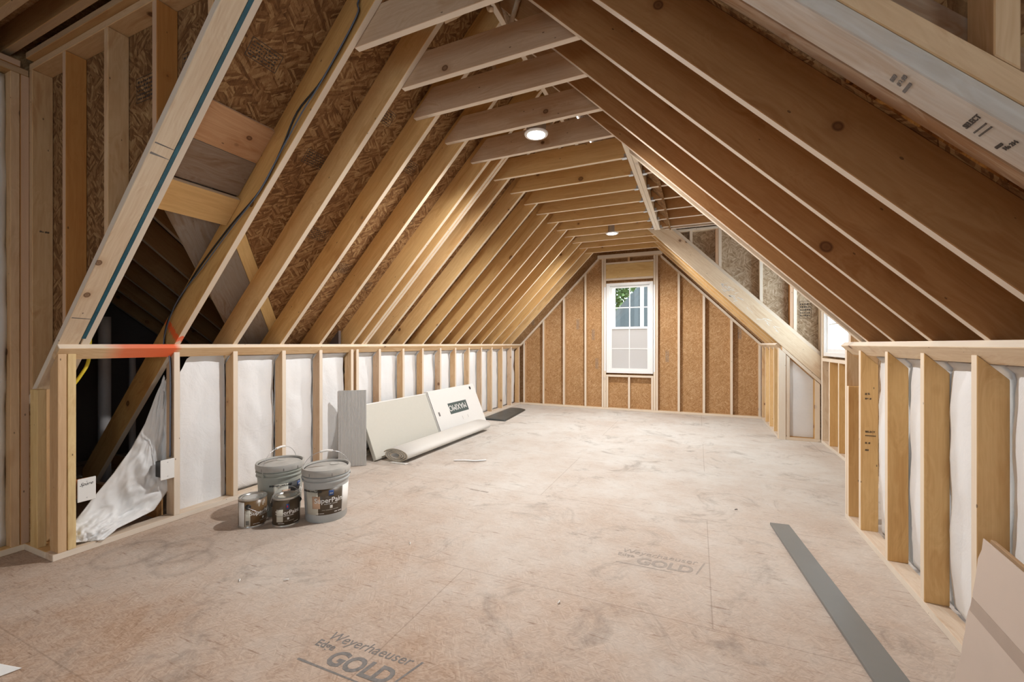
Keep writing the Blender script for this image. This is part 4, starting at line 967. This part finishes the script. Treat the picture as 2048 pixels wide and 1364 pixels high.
def pail(loc, face, mat, label, black_badge=False, blank_side=.0):
    """Five gallon pail; face = world angle of the label's centre."""
    r = empty('paint_pail', loc); tag(r, label, 'paint pail', 'five gallon pails')
    H = .355; Rf = lambda z: .134+.014*min(1, z/.28)
    lathe('body', [(0, .004), (.128, .004), (.132, 0), (.135, .006), (.147, .262), (.147, .27), (.156, .272), (.156, .28), (.149, .283), (.149, .298), (.158, .300), (.158, .308), (.150, .311), (.150, .333), (.148, .345), (0, .345)], mat, r, 64)
    lid = lathe('lid', [(.151, .318), (.1585, .318), (.1605, .33), (.1605, .352), (.157, .361), (.149, .361), (.145, .349), (.139, .346), (.134, .349), (.05, .350), (0, .350)], LIDM, r, 64)
    lathe('spout_cap', [(.033, .350), (.033, .353), (.028, .354), (.026, .352), (0, .352)], LIDM, lid, 28, Matrix.Translation((.075*math.cos(face+2.1), .075*math.sin(face+2.1), 0)))
    lathe('lid_groove', [(.1445, .3485), (.1385, .3465), (.1385, .3475), (.1445, .3495)], BLACKB, lid, 64)
    for k_ in range(20):    # pull tabs cut around the lid skirt
        a = 2*PI*k_/20+.1
        if k_ % 3: continue
        curved_patch('lid_notch', lambda z: .1605, a, a+.014, .320, .340, BLACKB, lid)
    bail_a = face+PI/2-.15
    ear = []
    for s_ in (0, PI):
        bx_ = Vector((.157*math.cos(bail_a+s_), .157*math.sin(bail_a+s_), .292)); ear.append(bx_)
        e = lathe('ear', [(0, -.006), (.012, -.006), (.012, .004), (0, .004)], mat, r, 16, Matrix.Translation(bx_) @ Matrix.Rotation(bail_a+s_, 4, 'Z') @ Matrix.Rotation(PI/2, 4, 'Y'))
    m = (ear[0]+ear[1])/2; pts = []
    for k_ in range(13):
        t = k_/12; a = PI*t; p = m+(ear[0]-m)*math.cos(a)+Vector((0, 0, .17*math.sin(a)**.75 if 0 < k_ < 12 else 0)); pts.append(p)
    bw = tube('bail', pts, .0018, METAL, r, 6)
    tube('grip', [pts[5]+(pts[5]-pts[6])*.02, pts[6], pts[7]], .008, WHITEL, bw, 10)
    curved_patch('label', Rf, face-.72, face+.10 if black_badge else face+.55, .055, .232, BROWNL if not black_badge else BLACKI, r)
    curved_patch('label_side', Rf, face+.55, face+1.35, .05, .235, WHITEL, r)
    curved_patch('instructions', Rf, face-1.25, face-.60, .058, .228, CREAML, r, .0012)
    curved_text('instructions_text', 'SHERWIN-WILLIAMS', .016, .146, face-.93, .214, BLACKI, r, .0006, extra=.003)
    curved_patch('sticker', Rf, face-.88, face-.50, .10, .185, PEACH, r, .0022)
    curved_patch('badge', Rf, face-.12, face+.10, .185, .222, BLUEL, r, .0018)
    curved_text('badge_text', 'SW', .014, .146, face-.01, .197, WHITEL, r, extra=.0035)
    curved_text('product_text', 'SuperPaint', .047, .145, face-.06, .140, WHITEL, r, .0006, extra=.002)
    curved_text('product_subtext', 'ACRYLIC LATEX', .012, .143, face-.02, .126, WHITEL, r, extra=.002)
    curved_patch('product_emblem', Rf, face-.06, face+.06, .098, .118, WHITEL, r, .0018)
    curved_text('product_subtext', '=== ====== =====', .012, .141, face-.05, .085, CREAML, r, extra=.003)
    curved_text('product_subtext', '== ===', .016, .139, face+.32, .064, WHITEL, r, .0004, extra=.003)
    curved_text('product_subtext', '=== =====', .010, .139, face-.5, .064, WHITEL, r, .0003, extra=.003)
    return r
toc = lambda x, y: math.atan2(-y, -x)      # direction from an object to the camera
pail((-2.418, 2.222, 0), toc(-2.418, 2.222)+.22, BUCKET, 'grey five gallon paint pail with brown label standing nearest the leaning panel')
p2 = pail((-2.815, 2.165, 0), toc(-2.815, 2.165)+.95, BUCKET2, 'olive grey five gallon paint pail behind the two small cans', True)
def can(loc, face, lm, label, ear_front, emblem):
    r = empty('paint_can', loc); tag(r, label, 'paint can', 'gallon paint cans'); R = .083; H = .19; Rf = lambda z: R
    lathe('can_body', [(0, .004), (.079, .004), (.081, 0), (.0845, 0), (.0845, .006), (R, .009), (R, H-.012), (.0845, H-.008), (.0845, H-.001), (.079, H), (.076, H-.006), (0, H-.006)], TIN, r, 48)
    curved_patch('label', Rf, face-2.9, face+2.9, .012, H-.013, lm, r)
    lid = lathe('lid', [(.068, H-.006), (.068, H-.001), (.062, H-.001), (.058, H-.006), (0, H-.0055)], TIN, r, 40)
    if emblem:
        lathe('paint_spill', [(.0, H-.004), (.035, H-.004), (.038, H-.0055)], YELC if False else CREAML, lid, 20, Matrix.Translation((-.005, -.012, 0)))
    ba = face+ear_front
    es = []
    for s_ in (0, PI):
        c = Vector((R*math.cos(ba+s_), R*math.sin(ba+s_), .142)); es.append(c)
        lathe('ear', [(0, .012), (.008, .012), (.010, .008), (.017, .004), (.018, 0), (0, 0)], BLACKB, r, 20, Matrix.Translation(c) @ Matrix.Rotation(ba+s_, 4, 'Z') @ Matrix.Rotation(PI/2, 4, 'Y'))
    m = (es[0]+es[1])/2; pts = []
    out = Vector((math.cos(face+.35), math.sin(face+.35), 0))
    for k_ in range(13):
        a = PI*k_/12; d = (es[0]-m)*1.13
        if ear_front == PI/2 and emblem: v3 = Vector((0, 0, .105*math.sin(a)))
        else: v3 = out*.098*math.sin(a)+Vector((0, 0, -.06*math.sin(a)))
        pts.append(m+d*math.cos(a)+v3)
    tube('wire_handle', pts, .0016, METAL, r, 6)
    curved_text('product_text', 'SuperPaint', .037, R, face, .083, WHITEL, r, .0005)
    curved_text('product_subtext', 'ACRYLIC LATEX', .0085, R, face+.05, .072, WHITEL, r, .0002)
    curved_patch('product_emblem', Rf, face-.05, face+.09, .048, .062, WHITEL, r, .0014)
    curved_text('product_subtext', '==== ======', .010, R, face+.1, .036, CREAML, r)
    curved_text('product_subtext', '==== ====', .008, R, face-.5, .022, WHITEL, r, .0003)
    curved_text('product_subtext', '= =====', .009, R, face+.65, .022, WHITEL, r, .0003)
    if emblem:
        curved_patch('badge', Rf, face-.12, face+.10, .118, .152, BLUEL, r, .0014)
        curved_patch('badge_dot', Rf, face-.08, face+.02, .128, .142, REDL, r, .002)
        curved_patch('sticker', Rf, face-.85, face-.35, .035, .118, CREAML, r, .0022)
        curved_text('sticker_text', '_____', .02, R, face-.6, .075, BLACKI, r, .0004, extra=.003)
    return r
can((-2.770, 1.923, 0), toc(-2.77, 1.923)+.75, BROWNL2, 'brown labelled gallon paint can with black handle ear nearest the wall', -1.08, False)
cc = bpy.data.objects['paint_can']
f0 = toc(-2.77, 1.923)+.75
for nm, a0, a1, z0, z1, m in (('barcode_panel', -1.30, -.92, .014, .118, CREAML), ('white_edge', -1.95, -1.36, .012, .172, WHITEL)):
    curved_patch(nm, lambda z: .083, f0+a0, f0+a1, z0, z1, m, cc, .0016)
for k_ in range(9):
    a = -1.24+k_*.027; curved_patch('barcode_line', lambda z: .083, f0+a, f0+a+.006+.008*(k_ % 2), .022, .05, BLACKI, cc, .0026)
curved_text('crossed_letters', 'TT', .045, .083, f0-.15, .135, CREAML, cc, .001)
can((-2.577, 2.026, 0), toc(-2.577, 2.026)+.12, BROWNL, 'dark brown gallon paint can with red and blue badge between the pails', PI/2, True)

# ------------------------------------------------------------------ leaning panel, cartons, roll, mat
d = Vector((.2, .16, 0)).normalized()
BLp = Vector((-3.255, 3.14, 0.003)); up = (Vector((-3.29, 3.095, .75))-BLp).normalized(); up = (up-d*up.dot(d)).normalized()
sp = prism('siding_panel', BLp, d, up, [(0, 0), (.262, 0), (.262, .757), (0, .757)], .012, SIDING, None, .001)
tag(sp, 'narrow light grey grooved panel leaning on the left knee wall', 'panel')
b2 = prism('siding_panel', BLp+d.cross(up)*-.016+Vector((-.006, -.004, 0)), d, up, [(0, 0), (.262, 0), (.262, .748), (0, .748)], .012, SIDING, None, .001)
tag(b2, 'second grey grooved panel stacked just behind the leaning one', 'panel')
def lean_box(name, y0, y1, xb, h, th, mat, lift=0, tilt=.40):
    e1 = Vector((0, 1, 0)); e2 = Vector((-math.sin(tilt), 0, math.cos(tilt)))
    # e1 x e2 = (cos,0,sin)
    return prism(name, (xb, y0, .004+lift), e1, e2, [(0, 0), (y1-y0, 0), (y1-y0, h), (0, h)], th, mat, None, .003)
c1 = lean_box('flat_carton', 3.43, 4.62, -3.075, .60, .045, CARTON2); tag(c1, 'cream flat carton leaning behind the rolled sheet', 'carton')
t_ = .40; nrm = Vector((math.cos(t_), 0, math.sin(t_))); e2 = Vector((-math.sin(t_), 0, math.cos(t_)))
def on_c(y, h, x0, off): return Vector((x0, y, .004))+e2*h+nrm*(.045+off)
for nm, pts, m in (('edge_strip', [(0, .588), (1.19, .588), (1.19, .600), (0, .600)], CARTON),):
    s_ = prism(nm, Vector((-3.075, 3.43, .004))+nrm*.0452, (0, 1, 0), e2, pts, .0012, m, None, 0); adopt(s_, c1)
for y, h in ((3.438, .30),):
    s_ = prism('slot_label', Vector((-3.075, 3.428, .004))+e2*h+nrm*.008, (1, 0, .4), e2, [(0, 0), (.025, 0), (.025, .05), (0, .05)], .0015, BLACKI, None, 0); adopt(s_, c1)
c2 = lean_box('flat_carton', 4.63, 5.88, -3.065, .62, .05, CARTON); tag(c2, 'white flat carton with dark green lettering block leaning on the wall', 'carton')
def onc2(y, h, off=.0006): return Vector((-3.065, y, .004))+e2*h+nrm*(.05+off)
bl = prism('lettering_block', onc2(5.00, .245), (0, 1, 0), e2, [(0, 0), (.50, 0), (.50, .155), (0, .155)], .0006, DKGREEN, None, 0); adopt(bl, c2)
text('lettering', 'MAXIMO', onc2(5.465, .365, .002), (0, -1, 0), -e2, .118, WHITEL, c2)
text('lettering', '|          |', onc2(5.42, .17, .002), (0, -1, 0), -e2, .05, GREYINK2, c2)
pc = bmesh.new(); bmesh.ops.create_circle(pc, cap_ends=True, radius=.026, segments=20); 
hh = bm_obj('hand_hole', pc, BLACKI, Matrix.Translation(onc2(5.74, .56, .001)) @ Matrix.Rotation(PI/2-t_, 4, 'Y')); adopt(hh, c2)
s_ = prism('dark_seam', onc2(4.632, 0), (0, 1, 0), e2, [(0, 0), (.010, 0), (.010, .61), (0, .61)], .0008, BLACKI, None, 0); adopt(s_, c2)
s_ = prism('label_mark', onc2(4.72, .26), (0, 1, 0), e2, [(0, 0), (.035, 0), (.035, .055), (0, .055)], .0008, GREYINK, None, 0); adopt(s_, c2)

# rolled sheet, squashed spiral
bm = bmesh.new(); N = 90; turns = 3.6
outer, inner = [], []
for i in range(N+1):
    t = i/N; a = t*turns*2*PI; sc = .34+.66*t
    px, pz = .165*sc*math.cos(a-.9), .07*sc*math.sin(a-.9)
    outer.append((px, pz)); sc2 = sc-.075; inner.append((.165*sc2*math.cos(a-.9), .07*sc2*math.sin(a-.9)))
ys = [0, .45, .9, 1.4, 1.85]
R_ = []
for y in ys:
    R_.append(([bm.verts.new((p[0], y, p[1])) for p in outer], [bm.verts.new((p[0], y, p[1])) for p in inner]))
for k_ in range(len(ys)-1):
    for i in range(N):
        o1, i1 = R_[k_]; o2, i2 = R_[k_+1]
        bm.faces.new((o1[i], o1[i+1], o2[i+1], o2[i])); bm.faces.new((i1[i+1], i1[i], i2[i], i2[i+1]))
for k_ in (0, -1):
    o1, i1 = R_[k_]
    for i in range(N): bm.faces.new((o1[i], o1[i+1], i1[i+1], i1[i]))
for k_ in range(len(ys)-1):
    for i in (0, N): bm.faces.new((R_[k_][0][i], R_[k_+1][0][i], R_[k_+1][1][i], R_[k_][1][i]))
ROLL = plain('rolled_membrane', (.74, .73, .70), .6, noise_amt=.04, nscale=5); ROLLE = plain('roll_edge', (.50, .44, .33), .85)
ro = bm_obj('rolled_sheet', bm, ROLL, Matrix.Translation((-2.845, 3.50, .074)) @ Matrix.Rotation(math.radians(-.6), 4, 'Z'), None, False)
ro.data.materials.append(ROLLE)
for p in ro.data.polygons:
    c = p.center; 
    if c.y < .001 or c.y > 1.849: p.material_index = 1
    else: p.use_smooth = True
tag(ro, 'flattened white roll of sheet material lying along the leaning cartons', 'roll')
fl = prism('loose_flap', (0, 0, 0), (1, 0, 0), (0, 1, 0), [(-.06, -.035), (.135, -.03), (.14, .02), (-.05, .02)], .006, ROLL, None, .001)
fl.matrix_world = Matrix.Translation((-2.835, 3.50, .001)); adopt(fl, ro)
# dark mat on the floor
bm = bmesh.new()
def matlayer(dx, dy, z, amp):
    g = []; C = [(-3.232, 6.087), (-2.80, 6.082), (-2.92, 7.248), (-3.247, 7.302)]
    for i in range(13):
        row = []
        for j in range(13):
            u, w = i/12, j/12
            x = (1-w)*((1-u)*C[0][0]+u*C[1][0])+w*((1-u)*C[3][0]+u*C[2][0])+dx; y = (1-w)*((1-u)*C[0][1]+u*C[1][1])+w*((1-u)*C[3][1]+u*C[2][1])+dy
            row.append(bm.verts.new((x, y, z+amp*math.sin(PI*u)*(.4+.6*w)+.01*w*w)))
        g.append(row)
    for i in range(12):
        for j in range(12): bm.faces.new((g[i][j], g[i+1][j], g[i+1][j+1], g[i][j+1]))
matlayer(0, 0, .006, .012)
o = bm_obj('floor_mat', bm, MAT, None, None, True); md = o.modifiers.new('thickness', 'SOLIDIFY'); md.thickness = .005; tag(o, 'dark rubber mat lying near the far left corner, uppermost sheet', 'mat', 'dark mats')
bm = bmesh.new(); matlayer(.03, -.04, .001, .004)
o = bm_obj('floor_mat', bm, MAT, None, None, True); md = o.modifiers.new('thickness', 'SOLIDIFY'); md.thickness = .003; tag(o, 'lower dark mat peeking out beneath the uppermost one', 'mat', 'dark mats')

# grey trim board on the floor
a, b, c, e = Vector((.447, 3.307, .002)), Vector((.557, 3.312, .002)), None, None
e1 = Vector((.578-.447, 1.919-3.307, 0)).normalized(); e2 = Vector((-e1.y, e1.x, 0))
o = prism('trim_board', a, e1, e2, [(0, 0), (2.5, 0), (2.5, .125), (0, .112)], .016, GREYTRIM, None, .0015); tag(o, 'long grey trim board lying on the floor toward the right', 'board')
# cardboard at lower right
TL, BL = Vector((.905, 1.985, .552)), Vector((.855, 2.04, .002))
e2c = (TL-BL).normalized(); e1c = Vector((0, -1, 0)); e1c = (e1c-e2c*e1c.dot(e2c)).normalized()
ragged = [(0, 0), (1.1, 0), (1.1, .553), (0, .553)]
lft = [(.004*math.sin(i*2.3)+.004*math.cos(i*5.1), .553-.553*i/14) for i in range(1, 14)]
cb = prism('cardboard_sheet', BL, e1c, e2c, [(0, 0), (1.1, 0), (1.1, .553), (0, .553)]+lft, .004, KRAFT, None, .0005)
tag(cb, 'brown cardboard sheet leaning on the right knee wall in the corner of view', 'cardboard')
e3c = e1c.cross(e2c)
if e3c.x > 0: off0, off1 = -1, 1
tp = prism('packing_tape', BL+e3c*(.0045 if e3c.x < 0 else -.001), e1c, e2c, [(.005, .285), (1.1, .285), (1.1, .335), (.005, .335)], .0006, KTAPE, None, 0); adopt(tp, cb)
cb2 = prism('cardboard_sheet', BL+Vector((.022, -.01, 0)), e1c, e2c, [(0, 0), (1.1, 0), (1.1, .555), (0, .555)], .012, KRAFTE, None, .001); tag(cb2, 'second cardboard layer right behind the front cardboard sheet', 'cardboard')
# white object at the lower left edge
o = prism('paper_scrap', (-1.60, .62, .0), (1, .35, .0), (-.2, .6, .9), [(0, 0), (.11, 0), (.07, .06), (0, .075)], .01, WHITEL, None, .002); bpy.data.objects.remove(o)
o = prism('white_box_corner', (-2.02, 1.005, .001), (.35, -.94, 0), (.94, .35, 0), [(0, 0), (.25, 0), (.25, .14), (0, .14)], .055, WHITEL, None, .003); bpy.data.objects.remove(o)

o = prism('paper_scrap', (-2.36, .60, .002), (.3, .95, 0), (-.5, .16, .85), [(0, 0), (.12, 0), (.03, .07)], .004, WHITEL, None, .001); tag(o, 'white folded paper at the lower left edge of the floor', 'paper')
# floor lettering
fr = bpy.data.objects['floor']
for (X, Y, m, sfx) in ((-1.42, 1.18, GREYINK, ''), (-.42, 2.42, GREYINK2, '')):
    ex = (1, .03, 0); ey = (0, 1, 0)
    text('floor_stamp', 'Weyerhaeuser', (X+.01, Y+.115, .0006), ex, ey, .068, m, fr, shear=.25, extrude=.0002)
    text('floor_stamp', 'Edge', (X-.005, Y+.068, .0006), ex, ey, .05, m, fr, bold=.001, extrude=.0002)
    text('floor_stamp', 'GOLD', (X+.10, Y+.012, .0006), ex, ey, .105, m, fr, bold=.0035, shear=.2, extrude=.0002)
    for q in ([(0, -.018), (.30, -.012), (.30, -.006), (0, -.008)], [(.41, .02), (.418, .02), (.462, .165), (.452, .165)]):
        adopt(prism('floor_stamp', (X, Y, .0004), (1, 0, 0), (0, 1, 0), q, .0002, m, None, 0), fr)
text('floor_stamp', 'Weyerhaeuser', (.25, 1.60, .0006), (1, .05, 0), (0, 1, 0), .035, GREYINK2, fr, extrude=.0002)
text('floor_stamp', '#### ###', (-1.75, 3.1, .0006), (1, -.05, 0), (0, 1, 0), .04, GREYINK2, fr, extrude=.0002)
# small shavings on the floor
for i, (x, y, a) in enumerate(((-1.95, 1.52, .4), (-1.6, 2.1, 1.9), (.25, 3.5, .1), (-2.15, 1.42, 2.2), (-.6, 1.9, 1.1))):
    o = tube('wood_shaving', [(x, y, .004), (x+.012*math.cos(a), y+.012*math.sin(a), .008), (x+.022*math.cos(a+.5), y+.022*math.sin(a+.5), .004)], .0028, WHITEL if i != 2 else BLACKI, seg=5)
    tag(o, 'tiny chip on the subfloor '+('left of the paint cans', 'in the open floor ahead of the pails', 'just past the far end of the grey trim board', 'nearest the open wall bay', 'in the middle of the near floor')[i], 'wood chip', 'wood chips on the floor')
o = tube('crumpled_film', [(-2.32, 3.78, .01), (-2.22, 3.82, .016), (-2.12, 3.86, .008), (-2.02, 3.93, .01)], .012, POLY, seg=7, flat=.5); tag(o, 'bit of clear crumpled film on the floor in front of the roll', 'plastic film')

# ------------------------------------------------------------------ outdoors beyond the gable window
def house(name, x0, x1, y0, y1, zb, ze, zr_, label, ridge='x'):
    r = empty(name, ((x0+x1)/2, (y0+y1)/2, zb)); tag(r, label, 'house', None)
    bm = bmesh.new(); multi_box(bm, x0, x1, y0, y1, zb, ze); adopt(bm_obj('house_wall', bm, SIDEGREY), r)
    bm = bmesh.new()
    if ridge == 'x':
        ym = (y0+y1)/2; P = [(x0-.3, y0-.4, ze-.1), (x1+.3, y0-.4, ze-.1), (x1+.3, ym, zr_), (x0-.3, ym, zr_), (x0-.3, y1+.4, ze-.1), (x1+.3, y1+.4, ze-.1)]
        V = [bm.verts.new(p) for p in P]; bm.faces.new((V[0], V[1], V[2], V[3])); bm.faces.new((V[3], V[2], V[5], V[4])); bm.faces.new((V[0], V[3], V[4])); bm.faces.new((V[1], V[5], V[2])); bm.faces.new((V[0], V[4], V[5], V[1]))
    else:
        xm = (x0+x1)/2; P = [(x0-.4, y0-.3, ze-.1), (xm, y0-.3, zr_), (x1+.4, y0-.3, ze-.1), (x0-.4, y1+.3, ze-.1), (xm, y1+.3, zr_), (x1+.4, y1+.3, ze-.1)]
        V = [bm.verts.new(p) for p in P]; bm.faces.new((V[0], V[3], V[4], V[1])); bm.faces.new((V[1], V[4], V[5], V[2])); bm.faces.new((V[0], V[1], V[2])); bm.faces.new((V[3], V[5], V[4])); bm.faces.new((V[0], V[2], V[5], V[3]))
    adopt(bm_obj('house_roof', bm, SHINGLE), r)
house('neighbor_house', -7.5, -3.7, 15, 20, -5, 1.2, 3.1, 'grey shingled neighbor house seen through the left panes of the gable window')
house('neighbor_house', -2.9, 2.6, 12.5, 18, -5, 1.0, 4.3, 'steep gabled grey neighbor house seen through the right panes of the gable window', 'y')
tr = empty('tree', (-5.6, 23, -5)); tag(tr, 'leafy green tree behind the neighbor roofs', 'tree')
adopt(tube('trunk', [(-5.6, 23, -5), (-5.6, 23, 0), (-5.5, 23, 4)], .3, BARK), tr)
bm = bmesh.new(); rr = random.Random(3)
for i in range(3200):
    a, b_, rad = rr.uniform(0, 2*PI), rr.uniform(-1, 1), 2.5*rr.random()**.4
    s_ = math.sqrt(1-b_*b_); c0 = Vector((-5.4+rad*s_*math.cos(a), 23+rad*s_*math.sin(a), 4.2+rad*b_*.9))
    u_ = Vector((rr.uniform(-1, 1), rr.uniform(-1, 1), rr.uniform(-1, 1))).normalized(); w_ = u_.cross(Vector((.3, .5, .8))).normalized(); q = .16
    bm.faces.new([bm.verts.new(c0+u_*q), bm.verts.new(c0+w_*q*.7), bm.verts.new(c0-u_*q), bm.verts.new(c0-w_*q*.7)])
o = bm_obj('crown', bm, LEAF); o['kind'] = 'stuff'; adopt(o, tr)
# white trim of a porch frame just outside
pf = empty('porch_frame', (-1.4, 8.5, 1)); tag(pf, 'white porch frame standing right outside the gable window', 'porch frame')
adopt(box('side_board', -1.80, -1.50, 8.50, 8.56, -.5, 3.2, EXTW), pf); adopt(box('post', -1.02, -.955, 8.50, 8.56, -.5, 3.2, EXTW), pf); adopt(box('sill_rail', -1.5, -.6, 8.50, 8.56, 1.38, 1.55, EXTW), pf)
bm = bmesh.new(); multi_box(bm, -40, 40, 8.3, 60, -5.3, -5)
tag(bm_obj('ground', bm, plain('outdoor_ground', (.12, .15, .07), .9)), 'ground outside', kind='structure')
